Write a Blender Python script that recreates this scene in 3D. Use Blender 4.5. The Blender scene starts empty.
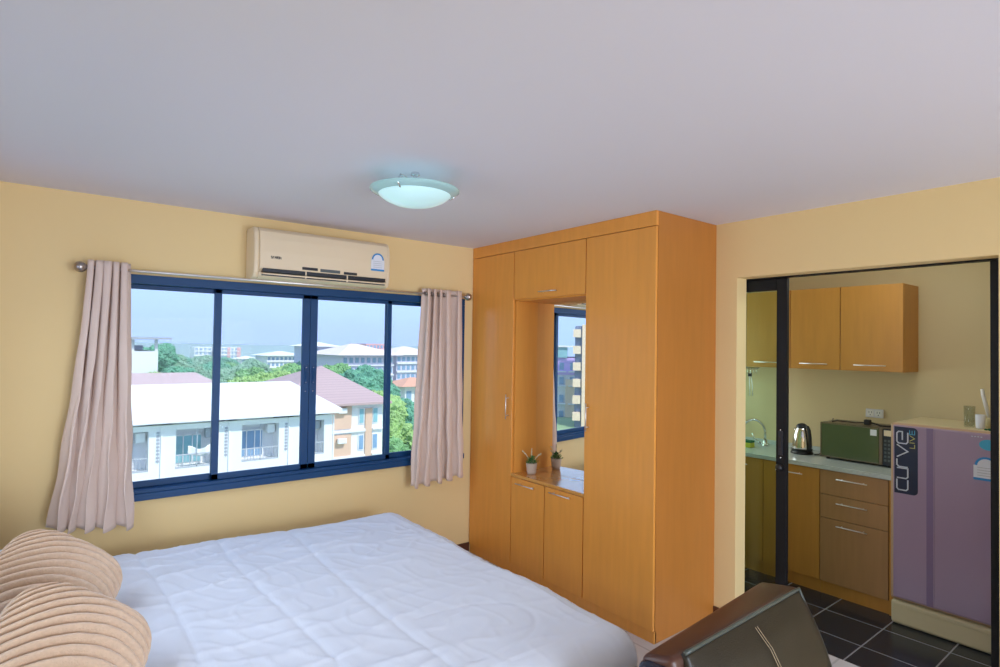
import bpy, bmesh, math, random
from mathutils import Vector, Matrix, noise, Euler
R=math.radians; PI=math.pi
random.seed(7)
sc=bpy.context.scene
COL=sc.collection
WM={}
# ------------------------------------------------------------------ materials
def nm(name):
    m=bpy.data.materials.new(name); m.use_nodes=True
    nt=m.node_tree; b=nt.nodes['Principled BSDF']; return m,nt,b
def mat(name,col,rough=.5,metal=0,spec=.5,noise_amt=0,scale=8,bump=0,bscale=60,stretch=(1,1,1),emit=None,es=0,sheen=0,coat=0):
    m,nt,b=nm(name)
    b.inputs['Base Color'].default_value=(*col,1); b.inputs['Roughness'].default_value=rough
    b.inputs['Metallic'].default_value=metal; b.inputs['Specular IOR Level'].default_value=spec
    b.inputs['Sheen Weight'].default_value=sheen; b.inputs['Coat Weight'].default_value=coat; b.inputs['Coat Roughness'].default_value=.15
    tc=nt.nodes.new('ShaderNodeTexCoord'); mp=nt.nodes.new('ShaderNodeMapping'); mp.inputs['Scale'].default_value=stretch
    nt.links.new(tc.outputs['Object'],mp.inputs['Vector'])
    if noise_amt:
        n=nt.nodes.new('ShaderNodeTexNoise'); n.inputs['Scale'].default_value=scale; n.inputs['Detail'].default_value=4
        nt.links.new(mp.outputs[0],n.inputs['Vector'])
        mx=nt.nodes.new('ShaderNodeMix'); mx.data_type='RGBA'
        mx.inputs[6].default_value=(*[c*(1-noise_amt) for c in col],1); mx.inputs[7].default_value=(*[min(1,c*(1+noise_amt)) for c in col],1)
        nt.links.new(n.outputs['Fac'],mx.inputs[0]); nt.links.new(mx.outputs[2],b.inputs['Base Color'])
    if bump:
        n2=nt.nodes.new('ShaderNodeTexNoise'); n2.inputs['Scale'].default_value=bscale; n2.inputs['Detail'].default_value=3
        nt.links.new(mp.outputs[0],n2.inputs['Vector'])
        bp=nt.nodes.new('ShaderNodeBump'); bp.inputs['Strength'].default_value=bump; bp.inputs['Distance'].default_value=.01
        nt.links.new(n2.outputs['Fac'],bp.inputs['Height']); nt.links.new(bp.outputs[0],b.inputs['Normal'])
    if emit: b.inputs['Emission Color'].default_value=(*emit,1); b.inputs['Emission Strength'].default_value=es
    return m
def glass(name,tint,gloss=.08,rough=.0):
    m=bpy.data.materials.new(name); m.use_nodes=True; nt=m.node_tree; nt.nodes.clear()
    o=nt.nodes.new('ShaderNodeOutputMaterial'); t=nt.nodes.new('ShaderNodeBsdfTransparent'); t.inputs[0].default_value=(*tint,1)
    g=nt.nodes.new('ShaderNodeBsdfGlossy'); g.inputs['Roughness'].default_value=rough
    fr=nt.nodes.new('ShaderNodeLayerWeight'); pw=nt.nodes.new('ShaderNodeMath'); pw.operation='POWER'; pw.inputs[1].default_value=4
    mu=nt.nodes.new('ShaderNodeMath'); mu.operation='MULTIPLY_ADD'; mu.inputs[1].default_value=gloss*6; mu.inputs[2].default_value=gloss*.25
    nt.links.new(fr.outputs['Facing'],pw.inputs[0]); nt.links.new(pw.outputs[0],mu.inputs[0])
    mx=nt.nodes.new('ShaderNodeMixShader'); nt.links.new(mu.outputs[0],mx.inputs[0])
    nt.links.new(t.outputs[0],mx.inputs[1]); nt.links.new(g.outputs[0],mx.inputs[2]); nt.links.new(mx.outputs[0],o.inputs[0])
    return m
def brickmat(name,c1,c2,mortar,sx,sy,msize,rough=.3,off=0,shift=(0,0,0),rot=(0,0,0),spec=.5):
    m,nt,b=nm(name)
    tc=nt.nodes.new('ShaderNodeTexCoord'); mp=nt.nodes.new('ShaderNodeMapping')
    mp.inputs['Location'].default_value=shift; mp.inputs['Rotation'].default_value=rot
    geo=nt.nodes.new('ShaderNodeNewGeometry')
    nt.links.new(geo.outputs['Position'],mp.inputs['Vector'])
    br=nt.nodes.new('ShaderNodeTexBrick'); br.offset=off; br.inputs['Scale'].default_value=1
    br.inputs['Color1'].default_value=(*c1,1); br.inputs['Color2'].default_value=(*c2,1); br.inputs['Mortar'].default_value=(*mortar,1)
    br.inputs['Brick Width'].default_value=sx; br.inputs['Row Height'].default_value=sy; br.inputs['Mortar Size'].default_value=msize
    br.inputs['Mortar Smooth'].default_value=.1
    nt.links.new(mp.outputs[0],br.inputs['Vector']); nt.links.new(br.outputs['Color'],b.inputs['Base Color'])
    b.inputs['Roughness'].default_value=rough; b.inputs['Specular IOR Level'].default_value=spec
    return m
M={}
M['wall']=mat('wall_paint',(.83,.635,.33),.85,noise_amt=.03,scale=1.5,bump=.04,bscale=180,spec=.2)
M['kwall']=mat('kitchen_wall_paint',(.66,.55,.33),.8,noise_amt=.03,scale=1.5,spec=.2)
M['ceil']=mat('ceiling_paint',(.75,.735,.81),.9,noise_amt=.015,scale=.8,bump=.02,bscale=150,spec=.2)
M['floor']=brickmat('pale_floor_tile',(.62,.6,.62),(.6,.58,.6),(.45,.44,.45),.45,.45,.006,.18)
M['ktile']=brickmat('dark_kitchen_tile',(.011,.017,.028),(.014,.020,.034),(.30,.30,.32),.333,.333,.004,.22,shift=(-.065,.003,0))
M['wood']=mat('orange_maple_laminate',(.80,.34,.062),.33,noise_amt=.10,scale=5,stretch=(6,6,.6),coat=.15)
M['wood_shaded']=mat('maple_laminate_shaded',(.48,.185,.034),.4,noise_amt=.10,scale=5,stretch=(6,6,.6))  # same maple as the doors, the end panel's shade put into the colour
M['kwood']=mat('kitchen_maple_laminate',(.55,.26,.05),.4,noise_amt=.12,scale=5,stretch=(6,6,.6))
M['kwood2']=mat('kitchen_drawer_laminate',(.40,.22,.09),.42,noise_amt=.14,scale=6,stretch=(6,6,.5))
M['shelf']=mat('polished_maple_shelf',(.66,.31,.07),.12,noise_amt=.08,scale=5,stretch=(6,6,.6),coat=1)
M['carc']=mat('matt_maple_inside',(.74,.32,.06),.6,noise_amt=.08,scale=5,stretch=(6,6,.6),spec=.2)
M['gap']=mat('dark_joint',(.05,.02,.008),.8)
M['steel']=mat('brushed_steel',(.80,.78,.77),.42,metal=1,noise_amt=.05,scale=30)
M['rodm']=mat('dark_nickel',(.42,.38,.36),.3,metal=1)
M['chrome']=mat('chrome',(.75,.76,.78),.12,metal=1)
M['mirror']=mat('mirror_silver',(.92,.94,.94),.0,metal=1)
M['frame']=mat('navy_aluminium',(.004,.050,.155),.45,spec=.3,noise_amt=.05,scale=12)
M['blackal']=mat('black_aluminium',(.006,.007,.009),.5,spec=.25)
M['pane']=glass('window_glass',(.97,.985,1),.006)
M['green_glass']=glass('greenish_door_glass',(.80,.93,.88),.07)
M['tumbler']=glass('tumbler_glass',(.85,.88,.86),.12)
M['curtain']=mat('pinkish_beige_curtain',(.69,.55,.48),.9,noise_amt=.05,scale=4,bump=.15,bscale=300,stretch=(1,1,.3),sheen=.2,spec=.1)
M['linen']=mat('white_bed_linen',(.73,.79,.91),.9,bump=.10,bscale=14,spec=.1,sheen=.2)
M['pillow']=mat('white_pillow_cotton',(.73,.79,.91),.9,bump=.1,bscale=18,spec=.1)
M['plush']=mat('beige_plush',(.66,.49,.36),.95,noise_amt=.12,scale=90,bump=.35,bscale=140,sheen=.5,spec=.05)
M['cream']=mat('cream_plastic',(.80,.66,.46),.35,noise_amt=.01,scale=3)
M['dark']=mat('dark_plastic',(.012,.016,.026),.35)
M['black']=mat('black_rubber',(.01,.01,.012),.5)
M['greydisp']=mat('grey_display',(.12,.14,.15),.2)
M['white']=mat('white_plastic',(.78,.78,.76),.4)
M['pale']=mat('pale_label_paper',(.75,.78,.85),.6)
M['blue']=mat('blue_print',(.02,.25,.60),.5)
M['teal']=mat('cyan_print',(.05,.42,.65),.5)
M['lilac']=mat('lilac_fridge_door',(.35,.25,.36),.28,noise_amt=.02,scale=2,coat=.3)
M['lilacd']=mat('lilac_groove',(.22,.15,.27),.3)
M['tan']=mat('tan_door_edge',(.52,.35,.22),.4)
M['fcream']=mat('fridge_cabinet_cream',(.66,.58,.36),.45)
M['navyplate']=mat('navy_badge',(.012,.02,.05),.25)
M['silver']=mat('silver_lettering',(.55,.6,.68),.4)
M['yellowp']=mat('yellow_lettering',(.55,.55,.12),.4)
M['counter']=mat('pale_stone_worktop',(.52,.58,.57),.2,noise_amt=.12,scale=60)
M['outlet']=mat('outlet_plastic',(.70,.70,.74),.4)
M['greenmw']=mat('dark_green_reflective_door',(.085,.115,.055),.15,coat=.3)
M['mwbody']=mat('bronze_grey_casing',(.16,.12,.08),.35)
M['brownleather']=mat('brown_leather',(.075,.028,.018),.34,bump=.12,bscale=220,noise_amt=.12,scale=5)
M['darkleather']=mat('dark_olive_leather',(.012,.010,.0075),.4,bump=.12,bscale=220,noise_amt=.15,scale=4)
M['piping']=mat('leather_piping',(.06,.075,.07),.28)
M['bluelea']=mat('glossy_dark_leather',(.02,.022,.04),.2,bump=.1,bscale=200)
M['thread']=mat('tan_thread',(.38,.30,.2),.8)
M['skirt']=mat('dark_wood_skirting',(.10,.035,.02),.4,noise_amt=.15,scale=8)
M['lampglass']=mat('frosted_aqua_glass',(.55,.82,.85),.25,emit=(.62,.96,1),es=.30)
M['lamprim']=mat('aqua_glass_rim',(.42,.68,.70),.12,emit=(.4,.9,.9),es=.0)
M['lamplit']=mat('added_lamp_diffuser',(.9,.9,.85),.4,emit=(1,.97,.92),es=.8)  # glow of the two added ceiling lamps, both out of view
M['pot']=mat('woven_pale_pot',(.60,.50,.42),.9,bump=.6,bscale=160)
M['pot2']=mat('woven_brown_pot',(.42,.22,.10),.9,bump=.6,bscale=160)
M['leaf']=mat('green_leaf',(.07,.20,.05),.6,noise_amt=.4,scale=30)
M['bud']=mat('cream_flower_spike',(.62,.55,.36),.8)
M['sponge_y']=mat('yellow_sponge',(.55,.55,.05),.9,bump=.5,bscale=200)
M['sponge_g']=mat('green_scourer',(.01,.13,.06),.95,bump=.5,bscale=200)
# outside
M['owall']=mat('white_render',(.80,.80,.80),.9,noise_amt=.03,scale=.6)
M['oroof']=mat('white_sheet_roof',(.82,.83,.86),.6,noise_amt=.03,scale=.8)
M['opanel']=mat('tan_cladding',(.70,.48,.35),.85,noise_amt=.05,scale=.6)
M['oredroof']=brickmat('dusty_red_roof_tile',(.52,.38,.36),(.55,.40,.38),(.44,.32,.30),6,.35,.03,.8)
M['obrownroof']=brickmat('mauve_brown_roof_tile',(.47,.33,.31),(.50,.355,.33),(.40,.28,.26),6,.35,.03,.8)
M['opink']=mat('pale_pink_roof',(.78,.66,.60),.8,noise_amt=.05,scale=.3)
M['oorange']=mat('orange_roof',(.72,.36,.22),.8,noise_amt=.08,scale=1)
M['oglass']=mat('blue_window_glass',(.22,.36,.52),.15,noise_amt=.2,scale=2)
M['oteal']=mat('teal_window_glass',(.25,.48,.52),.2,noise_amt=.2,scale=2)
M['ogrey']=mat('grey_concrete',(.38,.40,.44),.9,noise_amt=.08,scale=1)
M['orail']=mat('grey_metal_rail',(.45,.47,.5),.5)
M['olav']=mat('lavender_condo_wall',(.62,.60,.72),.9,noise_amt=.03,scale=.3)
M['ored']=mat('coral_panel',(.75,.38,.38),.9)
M['opurple']=mat('purple_render',(.60,.42,.85),.9)
M['ocream']=mat('peach_render',(.78,.60,.42),.9)
M['oslate']=mat('dark_balcony_recess',(.15,.2,.32),.8)
M['ground']=mat('grassy_ground',(.30,.42,.20),1,noise_amt=.4,scale=.08)
M['hill']=mat('distant_wooded_rise',(.26,.38,.36),1,noise_amt=.3,scale=.02)
M['bark']=mat('tree_bark',(.18,.13,.09),.9,noise_amt=.2,scale=5)
for k,c in {'t0':(.24,.46,.18),'t1':(.17,.42,.26),'t2':(.38,.58,.20),'t3':(.28,.46,.30)}.items():
    M[k]=mat('foliage_'+{'t0':'mid','t1':'deep','t2':'lime','t3':'grey'}[k],c,1,noise_amt=.45,scale=1.6,bump=1,bscale=4,spec=.1)
    M[k].node_tree.nodes['Bump'].inputs['Distance'].default_value=.5

# ------------------------------------------------------------------ mesh builder
class MB:
    def __init__(s): s.bm=bmesh.new()
    def box(s,x0,x1,y0,y1,z0,z1,rot=None,pivot=None):
        vs=[s.bm.verts.new((x,y,z)) for z in (z0,z1) for y in (y0,y1) for x in (x0,x1)]
        for f in ((0,2,3,1),(4,5,7,6),(0,1,5,4),(2,6,7,3),(0,4,6,2),(1,3,7,5)): s.bm.faces.new([vs[i] for i in f])
        if rot:
            p=Vector(pivot or ((x0+x1)/2,(y0+y1)/2,(z0+z1)/2)); m=Euler(rot).to_matrix()
            for v in vs: v.co=m@(v.co-p)+p
        return s
    def prism(s,pts,axis,a,b):
        # pts in the two other axes order; extrude along axis from a to b
        def mk(p,t):
            if axis=='x': return (t,p[0],p[1])
            if axis=='y': return (p[0],t,p[1])
            return (p[0],p[1],t)
        A=[s.bm.verts.new(mk(p,a)) for p in pts]; B=[s.bm.verts.new(mk(p,b)) for p in pts]
        n=len(pts)
        s.bm.faces.new(A); s.bm.faces.new(B[::-1])
        for i in range(n): s.bm.faces.new([A[i],B[i],B[(i+1)%n],A[(i+1)%n]])
        return s
    def poly(s,vs,faces):
        V=[s.bm.verts.new(v) for v in vs]
        for f in faces: s.bm.faces.new([V[i] for i in f])
        return s
    def tube(s,pts,r,seg=10,cap=True):
        pts=[Vector(p) for p in pts]; rs=r if isinstance(r,(list,tuple)) else [r]*len(pts); rings=[]
        up=None
        for i,p in enumerate(pts):
            t=(pts[min(i+1,len(pts)-1)]-pts[max(i-1,0)]).normalized()
            if up is None: up=Vector((0,0,1)) if abs(t.z)<.9 else Vector((1,0,0))
            u=(up-t*up.dot(t)).normalized(); w=t.cross(u); up=u
            rings.append([s.bm.verts.new(p+(u*math.cos(k*2*PI/seg)+w*math.sin(k*2*PI/seg))*rs[i]) for k in range(seg)])
        for a,b in zip(rings,rings[1:]):
            for k in range(seg): s.bm.faces.new([a[k],a[(k+1)%seg],b[(k+1)%seg],b[k]])
        if cap: s.bm.faces.new(rings[0][::-1]); s.bm.faces.new(rings[-1])
        return s
    def lathe(s,prof,c=(0,0,0),seg=32,cap=True):
        rings=[]
        for r,z in prof:
            if r<1e-5: rings.append([s.bm.verts.new((c[0],c[1],c[2]+z))])
            else: rings.append([s.bm.verts.new((c[0]+r*math.cos(k*2*PI/seg),c[1]+r*math.sin(k*2*PI/seg),c[2]+z)) for k in range(seg)])
        for a,b in zip(rings,rings[1:]):
            for k in range(seg):
                k2=(k+1)%seg
                if len(a)==1 and len(b)==1: continue
                if len(a)==1: s.bm.faces.new([a[0],b[k2],b[k]])
                elif len(b)==1: s.bm.faces.new([a[k],a[k2],b[0]])
                else: s.bm.faces.new([a[k],a[k2],b[k2],b[k]])
        return s
    def ball(s,c,r,sub=2,sc_=(1,1,1)):
        d=bmesh.ops.create_icosphere(s.bm,subdivisions=sub,radius=r)
        for v in d['verts']: v.co=Vector((v.co.x*sc_[0],v.co.y*sc_[1],v.co.z*sc_[2]))+Vector(c)
        return s
    def grid(s,nu,nv,fn):
        V=[[s.bm.verts.new(fn(i/(nu-1),j/(nv-1))) for j in range(nv)] for i in range(nu)]
        for i in range(nu-1):
            for j in range(nv-1): s.bm.faces.new([V[i][j],V[i+1][j],V[i+1][j+1],V[i][j+1]])
        return s
    def build(s,name,m,parent=None,bevel=0,smooth=False,sub=0,solid=0,origin=None,local=False,label=None,kind=None,segs=2):
        bm=s.bm
        bmesh.ops.recalc_face_normals(bm,faces=bm.faces)
        if parent is not None:
            if not local:
                inv=WM[parent.name].inverted()
                bmesh.ops.transform(bm,matrix=inv,verts=bm.verts)
            o_m=Matrix()
        else:
            if origin is None:
                xs=[v.co for v in bm.verts]
                origin=((min(v.x for v in xs)+max(v.x for v in xs))/2,(min(v.y for v in xs)+max(v.y for v in xs))/2,min(v.z for v in xs))
            bmesh.ops.translate(bm,vec=-Vector(origin),verts=bm.verts); o_m=Matrix.Translation(Vector(origin))
        me=bpy.data.meshes.new(name); bm.to_mesh(me); bm.free()
        if smooth:
            for p in me.polygons: p.use_smooth=True
        me.materials.append(m)
        o=bpy.data.objects.new(name,me); COL.objects.link(o)
        if parent is not None: o.parent=parent; WM[o.name]=WM[parent.name].copy()
        else: o.location=origin; WM[o.name]=o_m
        if solid: md=o.modifiers.new('solid','SOLIDIFY'); md.thickness=solid; md.offset=0
        if bevel: md=o.modifiers.new('bevel','BEVEL'); md.width=bevel; md.segments=segs; md.limit_method='ANGLE'; md.angle_limit=R(40)
        if sub: md=o.modifiers.new('sub','SUBSURF'); md.levels=sub; md.render_levels=sub
        if label: o['label']=label
        if kind: o['kind']=kind
        return o
def tag(o,label=None,cat=None,group=None,kind=None):
    if label: o['label']=label
    if cat: o['category']=cat
    if group: o['group']=group
    if kind: o['kind']=kind
    return o
def empty(name,loc,label=None,cat=None,group=None,kind=None,rz=0):
    o=bpy.data.objects.new(name,None); COL.objects.link(o); o.empty_display_size=.1
    o.location=loc; o.rotation_euler=(0,0,rz)
    WM[o.name]=Matrix.Translation(Vector(loc))@Matrix.Rotation(rz,4,'Z')
    return tag(o,label,cat,group,kind)
def copy_tree(o,parent=None):
    c=o.copy(); COL.objects.link(c)
    if parent is not None: c.parent=parent
    for ch in list(o.children): copy_tree(ch,c)
    return c
def box(*a): return MB().box(*a)
def stroke_text(mb,text_strokes,origin,ux,uz,un,w,t):
    """thick polyline strokes on a plane; each stroke a list of (u,v)"""
    O=Vector(origin);U=Vector(ux);Z=Vector(uz);N=Vector(un)
    for st in text_strokes:
        P=[Vector((p[0],p[1])) for p in st]; n=len(P); L=[];Rr=[]
        for i in range(n):
            a=(P[i]-P[i-1]).normalized() if i>0 else None
            b=(P[i+1]-P[i]).normalized() if i<n-1 else None
            if a is None:a=b
            if b is None:b=a
            d=(a+b); d=d.normalized() if d.length>1e-6 else a
            nn=Vector((-d.y,d.x)); k=w/2/max(.4,nn.dot(Vector((-a.y,a.x))))
            L.append(P[i]+nn*k);Rr.append(P[i]-nn*k)
        def w3(p,h): return O+U*p.x+Z*p.y+N*h
        for i in range(n-1):
            q=[L[i],L[i+1],Rr[i+1],Rr[i]]
            vs=[w3(p,0) for p in q]+[w3(p,t) for p in q]
            mb.poly(vs,[(0,1,2,3),(4,5,6,7),(0,1,5,4),(1,2,6,5),(2,3,7,6),(3,0,4,7)])
    return mb

# ------------------------------------------------------------------ dimensions
H=2.5; Yw=3.885; Xw=3.391; XL=-.45; YB=-3.0
Xf=2.762; Ys=2.056
KB=4.87; KL=3.05; KR=.25; Xi=3.505     # kitchen back wall, left wall, right wall, inner face of dividing wall
# ------------------------------------------------------------------ shell
S='structure'
box(XL,3.48,YB,Yw,-.12,0).build('floor',M['floor'],kind=S)
box(3.48,KB,KR,KL,-.12,.0).build('kitchen_floor',M['ktile'],kind=S)
box(XL-.2,KB+.2,YB-.2,Yw+.2,H,H+.15).build('ceiling',M['ceil'],kind=S)
WX0,WX1,WZ0,WZ1=.20,2.665,.795,2.072
w=MB()
w.box(XL-.2,WX0,Yw,Yw+.18,0,H).box(WX1,KB+.2,Yw,Yw+.18,0,H).box(WX0,WX1,Yw,Yw+.18,0,WZ0).box(WX0,WX1,Yw,Yw+.18,WZ1,H)
w.build('wall_back',M['wall'],kind=S)
w=MB()
w.box(Xw,Xi,1.914,Yw,0,H).box(Xw,Xi,YB,.651,0,H).box(Xw,Xi,.651,1.914,2.146,H)
w.build('wall_right',M['wall'],kind=S)
# left wall, with an opening for the added side window
w=MB()
w.box(XL-.18,XL,3.4,Yw,0,H).box(XL-.18,XL,YB,1.3,0,H).box(XL-.18,XL,1.3,3.4,0,1.3).box(XL-.18,XL,1.3,3.4,2.25,H)
w.build('wall_left',M['wall'],kind=S)
w=MB()
w.box(XL-.18,.4,YB-.18,YB,0,H).box(3.0,KB+.2,YB-.18,YB,0,H).box(.4,3.0,YB-.18,YB,2.15,H)
w.build('wall_front',M['wall'],kind=S)
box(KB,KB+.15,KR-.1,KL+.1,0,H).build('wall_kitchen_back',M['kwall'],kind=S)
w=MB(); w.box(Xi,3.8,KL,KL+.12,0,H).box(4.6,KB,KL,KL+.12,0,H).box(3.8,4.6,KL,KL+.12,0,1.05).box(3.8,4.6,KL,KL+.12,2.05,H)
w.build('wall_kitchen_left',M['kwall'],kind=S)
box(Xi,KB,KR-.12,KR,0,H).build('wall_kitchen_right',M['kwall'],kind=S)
box(XL,Xf,Yw-.012,Yw,0,.085).build('baseboard_back',M['skirt'],bevel=.003,kind=S)
box(Xw-.012,Xw,1.914,Ys,0,.06).build('baseboard_right',M['skirt'],bevel=.003,kind=S)
box(Xi,Xi+.01,1.96,KL,0,.07).build('baseboard_kitchen',M['skirt'],bevel=.003,kind=S)

# ------------------------------------------------------------------ window
win=empty('window_1',(1.43,Yw,WZ0),kind=S)
fy0,fy1=Yw-.035,Yw+.055
m=MB(); m.box(WX0,WX1,fy0,fy1,2.02,WZ1).box(WX0,WX1,fy0,fy1,WZ0,.845).box(WX0,WX0+.035,fy0,fy1,.845,2.02).box(WX1-.035,WX1,fy0,fy1,.845,2.02)
m.build('window_frame',M['frame'],win,bevel=.003)
m=MB(); m.box(WX0-.01,WX1+.01,Yw-.045,Yw-.002,WZ0-.012,WZ0+.03)
m.build('window_sill',M['frame'],win,bevel=.004)
sashes=[(.225,.858,Yw+.028,Yw+.05,.03,.042),(.812,1.408,Yw-.005,Yw+.018,.04,.05),(1.41,2.024,Yw-.005,Yw+.018,.05,.034),(1.992,2.64,Yw+.028,Yw+.05,.036,.03)]
for (a,b,y0,y1,l,r) in sashes:
    m=MB(); m.box(a,a+l,y0,y1,.845,2.02).box(b-r,b,y0,y1,.845,2.02).box(a,b,y0,y1,.845,.88).box(a,b,y0,y1,1.995,2.02)
    so=m.build('window_sash',M['frame'],win,bevel=.002)
    box(a+l-.004,b-r+.004,(y0+y1)/2-.002,(y0+y1)/2+.002,.876,2.0).build('glass_pane',M['pane'],so)
for X in (1.385,1.435):
    m=MB(); m.box(X-.009,X+.009,Yw-.012,Yw-.005,1.42,1.54); m.box(X-.004,X+.004,Yw-.020,Yw-.011,1.45,1.51)
    m.build('sash_latch',M['frame'],win,bevel=.003)
    m=MB()
    for z in (1.43,1.53,1.37): m.ball((X,Yw-.012 if z>1.4 else Yw-.006,z),.004,1)
    m.build('screw',M['chrome'],win,smooth=True)

# added side window above the bed head, unseen, an opening for fill light
bd=empty('added_window_2',(XL,2.35,1.3),kind=S)
m=MB(); x0_,x1_=XL-.10,XL-.04
m.box(x0_,x1_,1.3,3.4,2.2,2.25).box(x0_,x1_,1.3,3.4,1.3,1.35).box(x0_,x1_,1.3,1.35,1.35,2.2).box(x0_,x1_,3.35,3.4,1.35,2.2).box(x0_,x1_,2.325,2.375,1.35,2.2)
m.build('window_frame',M['frame'],bd,bevel=.004)
m=MB(); m.box(XL-.075,XL-.07,1.35,2.325,1.35,2.2).box(XL-.075,XL-.07,2.375,3.35,1.35,2.2); m.build('glass_pane',M['pane'],bd)
# added balcony door, unseen behind the camera, an opening for the rear fill
bd=empty('added_door_2',(1.7,YB,0),kind=S)
m=MB(); y0,y1=YB-.12,YB-.05
m.box(.4,3.0,y0,y1,2.09,2.15).box(.4,.46,y0,y1,0,2.09).box(2.94,3.0,y0,y1,0,2.09).box(1.67,1.73,y0,y1,0,2.09).box(.46,2.94,y0,y1,0,.05)
m.build('door_frame',M['frame'],bd,bevel=.004)
m=MB(); m.box(.46,1.67,YB-.09,YB-.084,.05,2.09).box(1.73,2.94,YB-.09,YB-.084,.05,2.09); m.build('glass_pane',M['pane'],bd)

kw=empty('added_window_3',(4.2,KL,1.05),kind=S)  # added kitchen window, unseen, lets fill light onto the kitchen wall
m=MB(); y0,y1=KL+.04,KL+.09
m.box(3.8,4.6,y0,y1,1.05,1.09).box(3.8,4.6,y0,y1,2.01,2.05).box(3.8,3.84,y0,y1,1.09,2.01).box(4.56,4.6,y0,y1,1.09,2.01)
m.build('window_frame',M['frame'],kw,bevel=.003)
box(3.84,4.56,KL+.062,KL+.067,1.09,2.01).build('glass_pane',M['pane'],kw)

# ------------------------------------------------------------------ kitchen sliding door
d=empty('door_1',(3.53,1.82,0),kind=S)
m=MB(); m.box(3.506,3.556,.60,2.62,2.138,2.165)
m.build('door_track',M['blackal'],d,bevel=.002)
m=MB(); m.box(3.506,3.55,.60,.705,.0,2.137)
m.build('door_jamb',M['blackal'],d,bevel=.003)
m=MB(); m.box(3.518,3.550,1.663,1.726,0.012,2.136)
lf=m.build('door_stile',M['blackal'],d,bevel=.003)
m=MB(); m.box(3.518,3.550,1.726,2.60,2.066,2.136).box(3.518,3.550,1.726,2.60,.012,.09)
m.build('door_rail',M['blackal'],d,bevel=.003)
m=MB(); m.box(3.518,3.550,2.54,2.60,.09,2.062); m.build('door_stile',M['blackal'],d,bevel=.003)
box(3.532,3.538,1.725,2.545,.088,2.064).build('door_glass',M['green_glass'],d)
m=MB(); m.box(3.511,3.519,1.682,1.709,1.06,1.205); m.build('latch_plate',M['dark'],d,bevel=.003)
m=MB(); m.box(3.507,3.514,1.690,1.702,1.10,1.17); m.build('latch_slot',M['black'],d,bevel=.002)
m=MB(); m.ball((3.512,1.695,1.212),.005,2).ball((3.514,1.695,1.045),.005,2); m.build('screw',M['chrome'],d,smooth=True)
m=MB().lathe([(0,0),(.02,0),(.022,.008),(.016,.022),(0,.026)],(0,0,0),20)
bmesh.ops.transform(m.bm,matrix=Matrix.Translation((3.518,1.703,.985))@Matrix.Rotation(R(-90),4,'Y'),verts=m.bm.verts)
m.build('lock_knob',M['black'],d,smooth=True)

# ------------------------------------------------------------------ air conditioner
ac=empty('air_conditioner',(1.45,Yw,2.10),'cream wall-mounted air conditioner above the window with dark louvre slot','air conditioner')
x0,x1=.985,1.905; yb=Yw-.001
prof=[(yb,2.415),(yb-.13,2.415),(yb-.165,2.405),(yb-.188,2.385),(yb-.198,2.34),(yb-.203,2.26),(yb-.203,2.165),(yb-.200,2.155),(yb-.165,2.135),(yb-.190,2.128),(yb-.178,2.105),(yb-.14,2.093),(yb,2.088)]
def acx(mb,x0,x1,pr): return mb.prism(pr,'x',x0,x1)
acx(MB(),x0+.03,x1-.03,prof).build('casing',M['cream'],ac,bevel=.004)
m=MB()
for (a,b) in ((x0,x0+.032),(x1-.032,x1)):
    pr=[(yb,2.417),(yb-.125,2.417),(yb-.160,2.407),(yb-.18,2.38),(yb-.192,2.32),(yb-.194,2.2),(yb-.188,2.13),(yb-.17,2.10),(yb-.13,2.09),(yb,2.086)]
    MB().prism(pr,'x',a,b).build('end_cap',M['cream'],ac,bevel=.012,segs=3)
m=MB(); m.box(1.035,1.862,yb-.2045,yb-.15,2.132,2.155); m.build('louvre_slot',M['dark'],ac,bevel=.002)
m=MB(); m.box(1.032,1.862,yb-.199,yb-.15,2.110,2.1165); m.build('lower_slot',M['dark'],ac)
m=MB(); m.box(1.03,1.865,yb-.209,yb-.17,2.119,2.128,(R(12),0,0)); m.build('louvre_blade',M['cream'],ac,bevel=.002)
for X in (1.30,1.58):
    box(X-.004,X+.004,yb-.207,yb-.19,2.11,2.155).build('louvre_hinge',M['cream'],ac)
m=MB(); m.box(1.276,1.378,yb-.2055,yb-.19,2.166,2.184); m.build('display_window',M['dark'],ac,bevel=.002)
m=MB(); m.box(1.395,1.53,yb-.2055,yb-.19,2.162,2.182); m.build('display_window',M['greydisp'],ac,bevel=.002,label='grey signal display strip')
m=MB(); m.box(1.556,1.65,yb-.2055,yb-.19,2.160,2.177); m.build('display_window',M['dark'],ac,bevel=.002)
# small illegible maker's mark as short bold strokes
m=MB()
L={'S':[[(1,1),(0,1),(0,.5),(1,.5),(1,0),(0,0)]],'T':[[(0,1),(1,1)],[(.5,1),(.5,0)]],'A':[[(0,0),(.5,1),(1,0)],[(.2,.4),(.8,.4)]],'R':[[(0,0),(0,1),(1,1),(1,.5),(0,.5)],[(.4,.5),(1,0)]],'I':[[(.5,0),(.5,1)]],
   'N':[[(0,0),(0,1),(1,0),(1,1)]],'O':[[(0,0),(0,1),(1,1),(1,0),(0,0)]],'L':[[(0,1),(0,0),(1,0)]],'V':[[(0,1),(.5,0),(1,1)]],'E':[[(1,0),(0,0),(0,1),(1,1)],[(0,.5),(.9,.5)]]}
for i,ch in enumerate('STARON'):
    stroke_text(m,[[(i*.0105+p[0]*.0075,p[1]*.013) for p in st] for st in L[ch]],(1.082,yb-.2035,2.219),(1,0,0),(0,0,1),(0,-1,0),.003,.0012)
m.build('maker_mark',M['dark'],ac)
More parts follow.
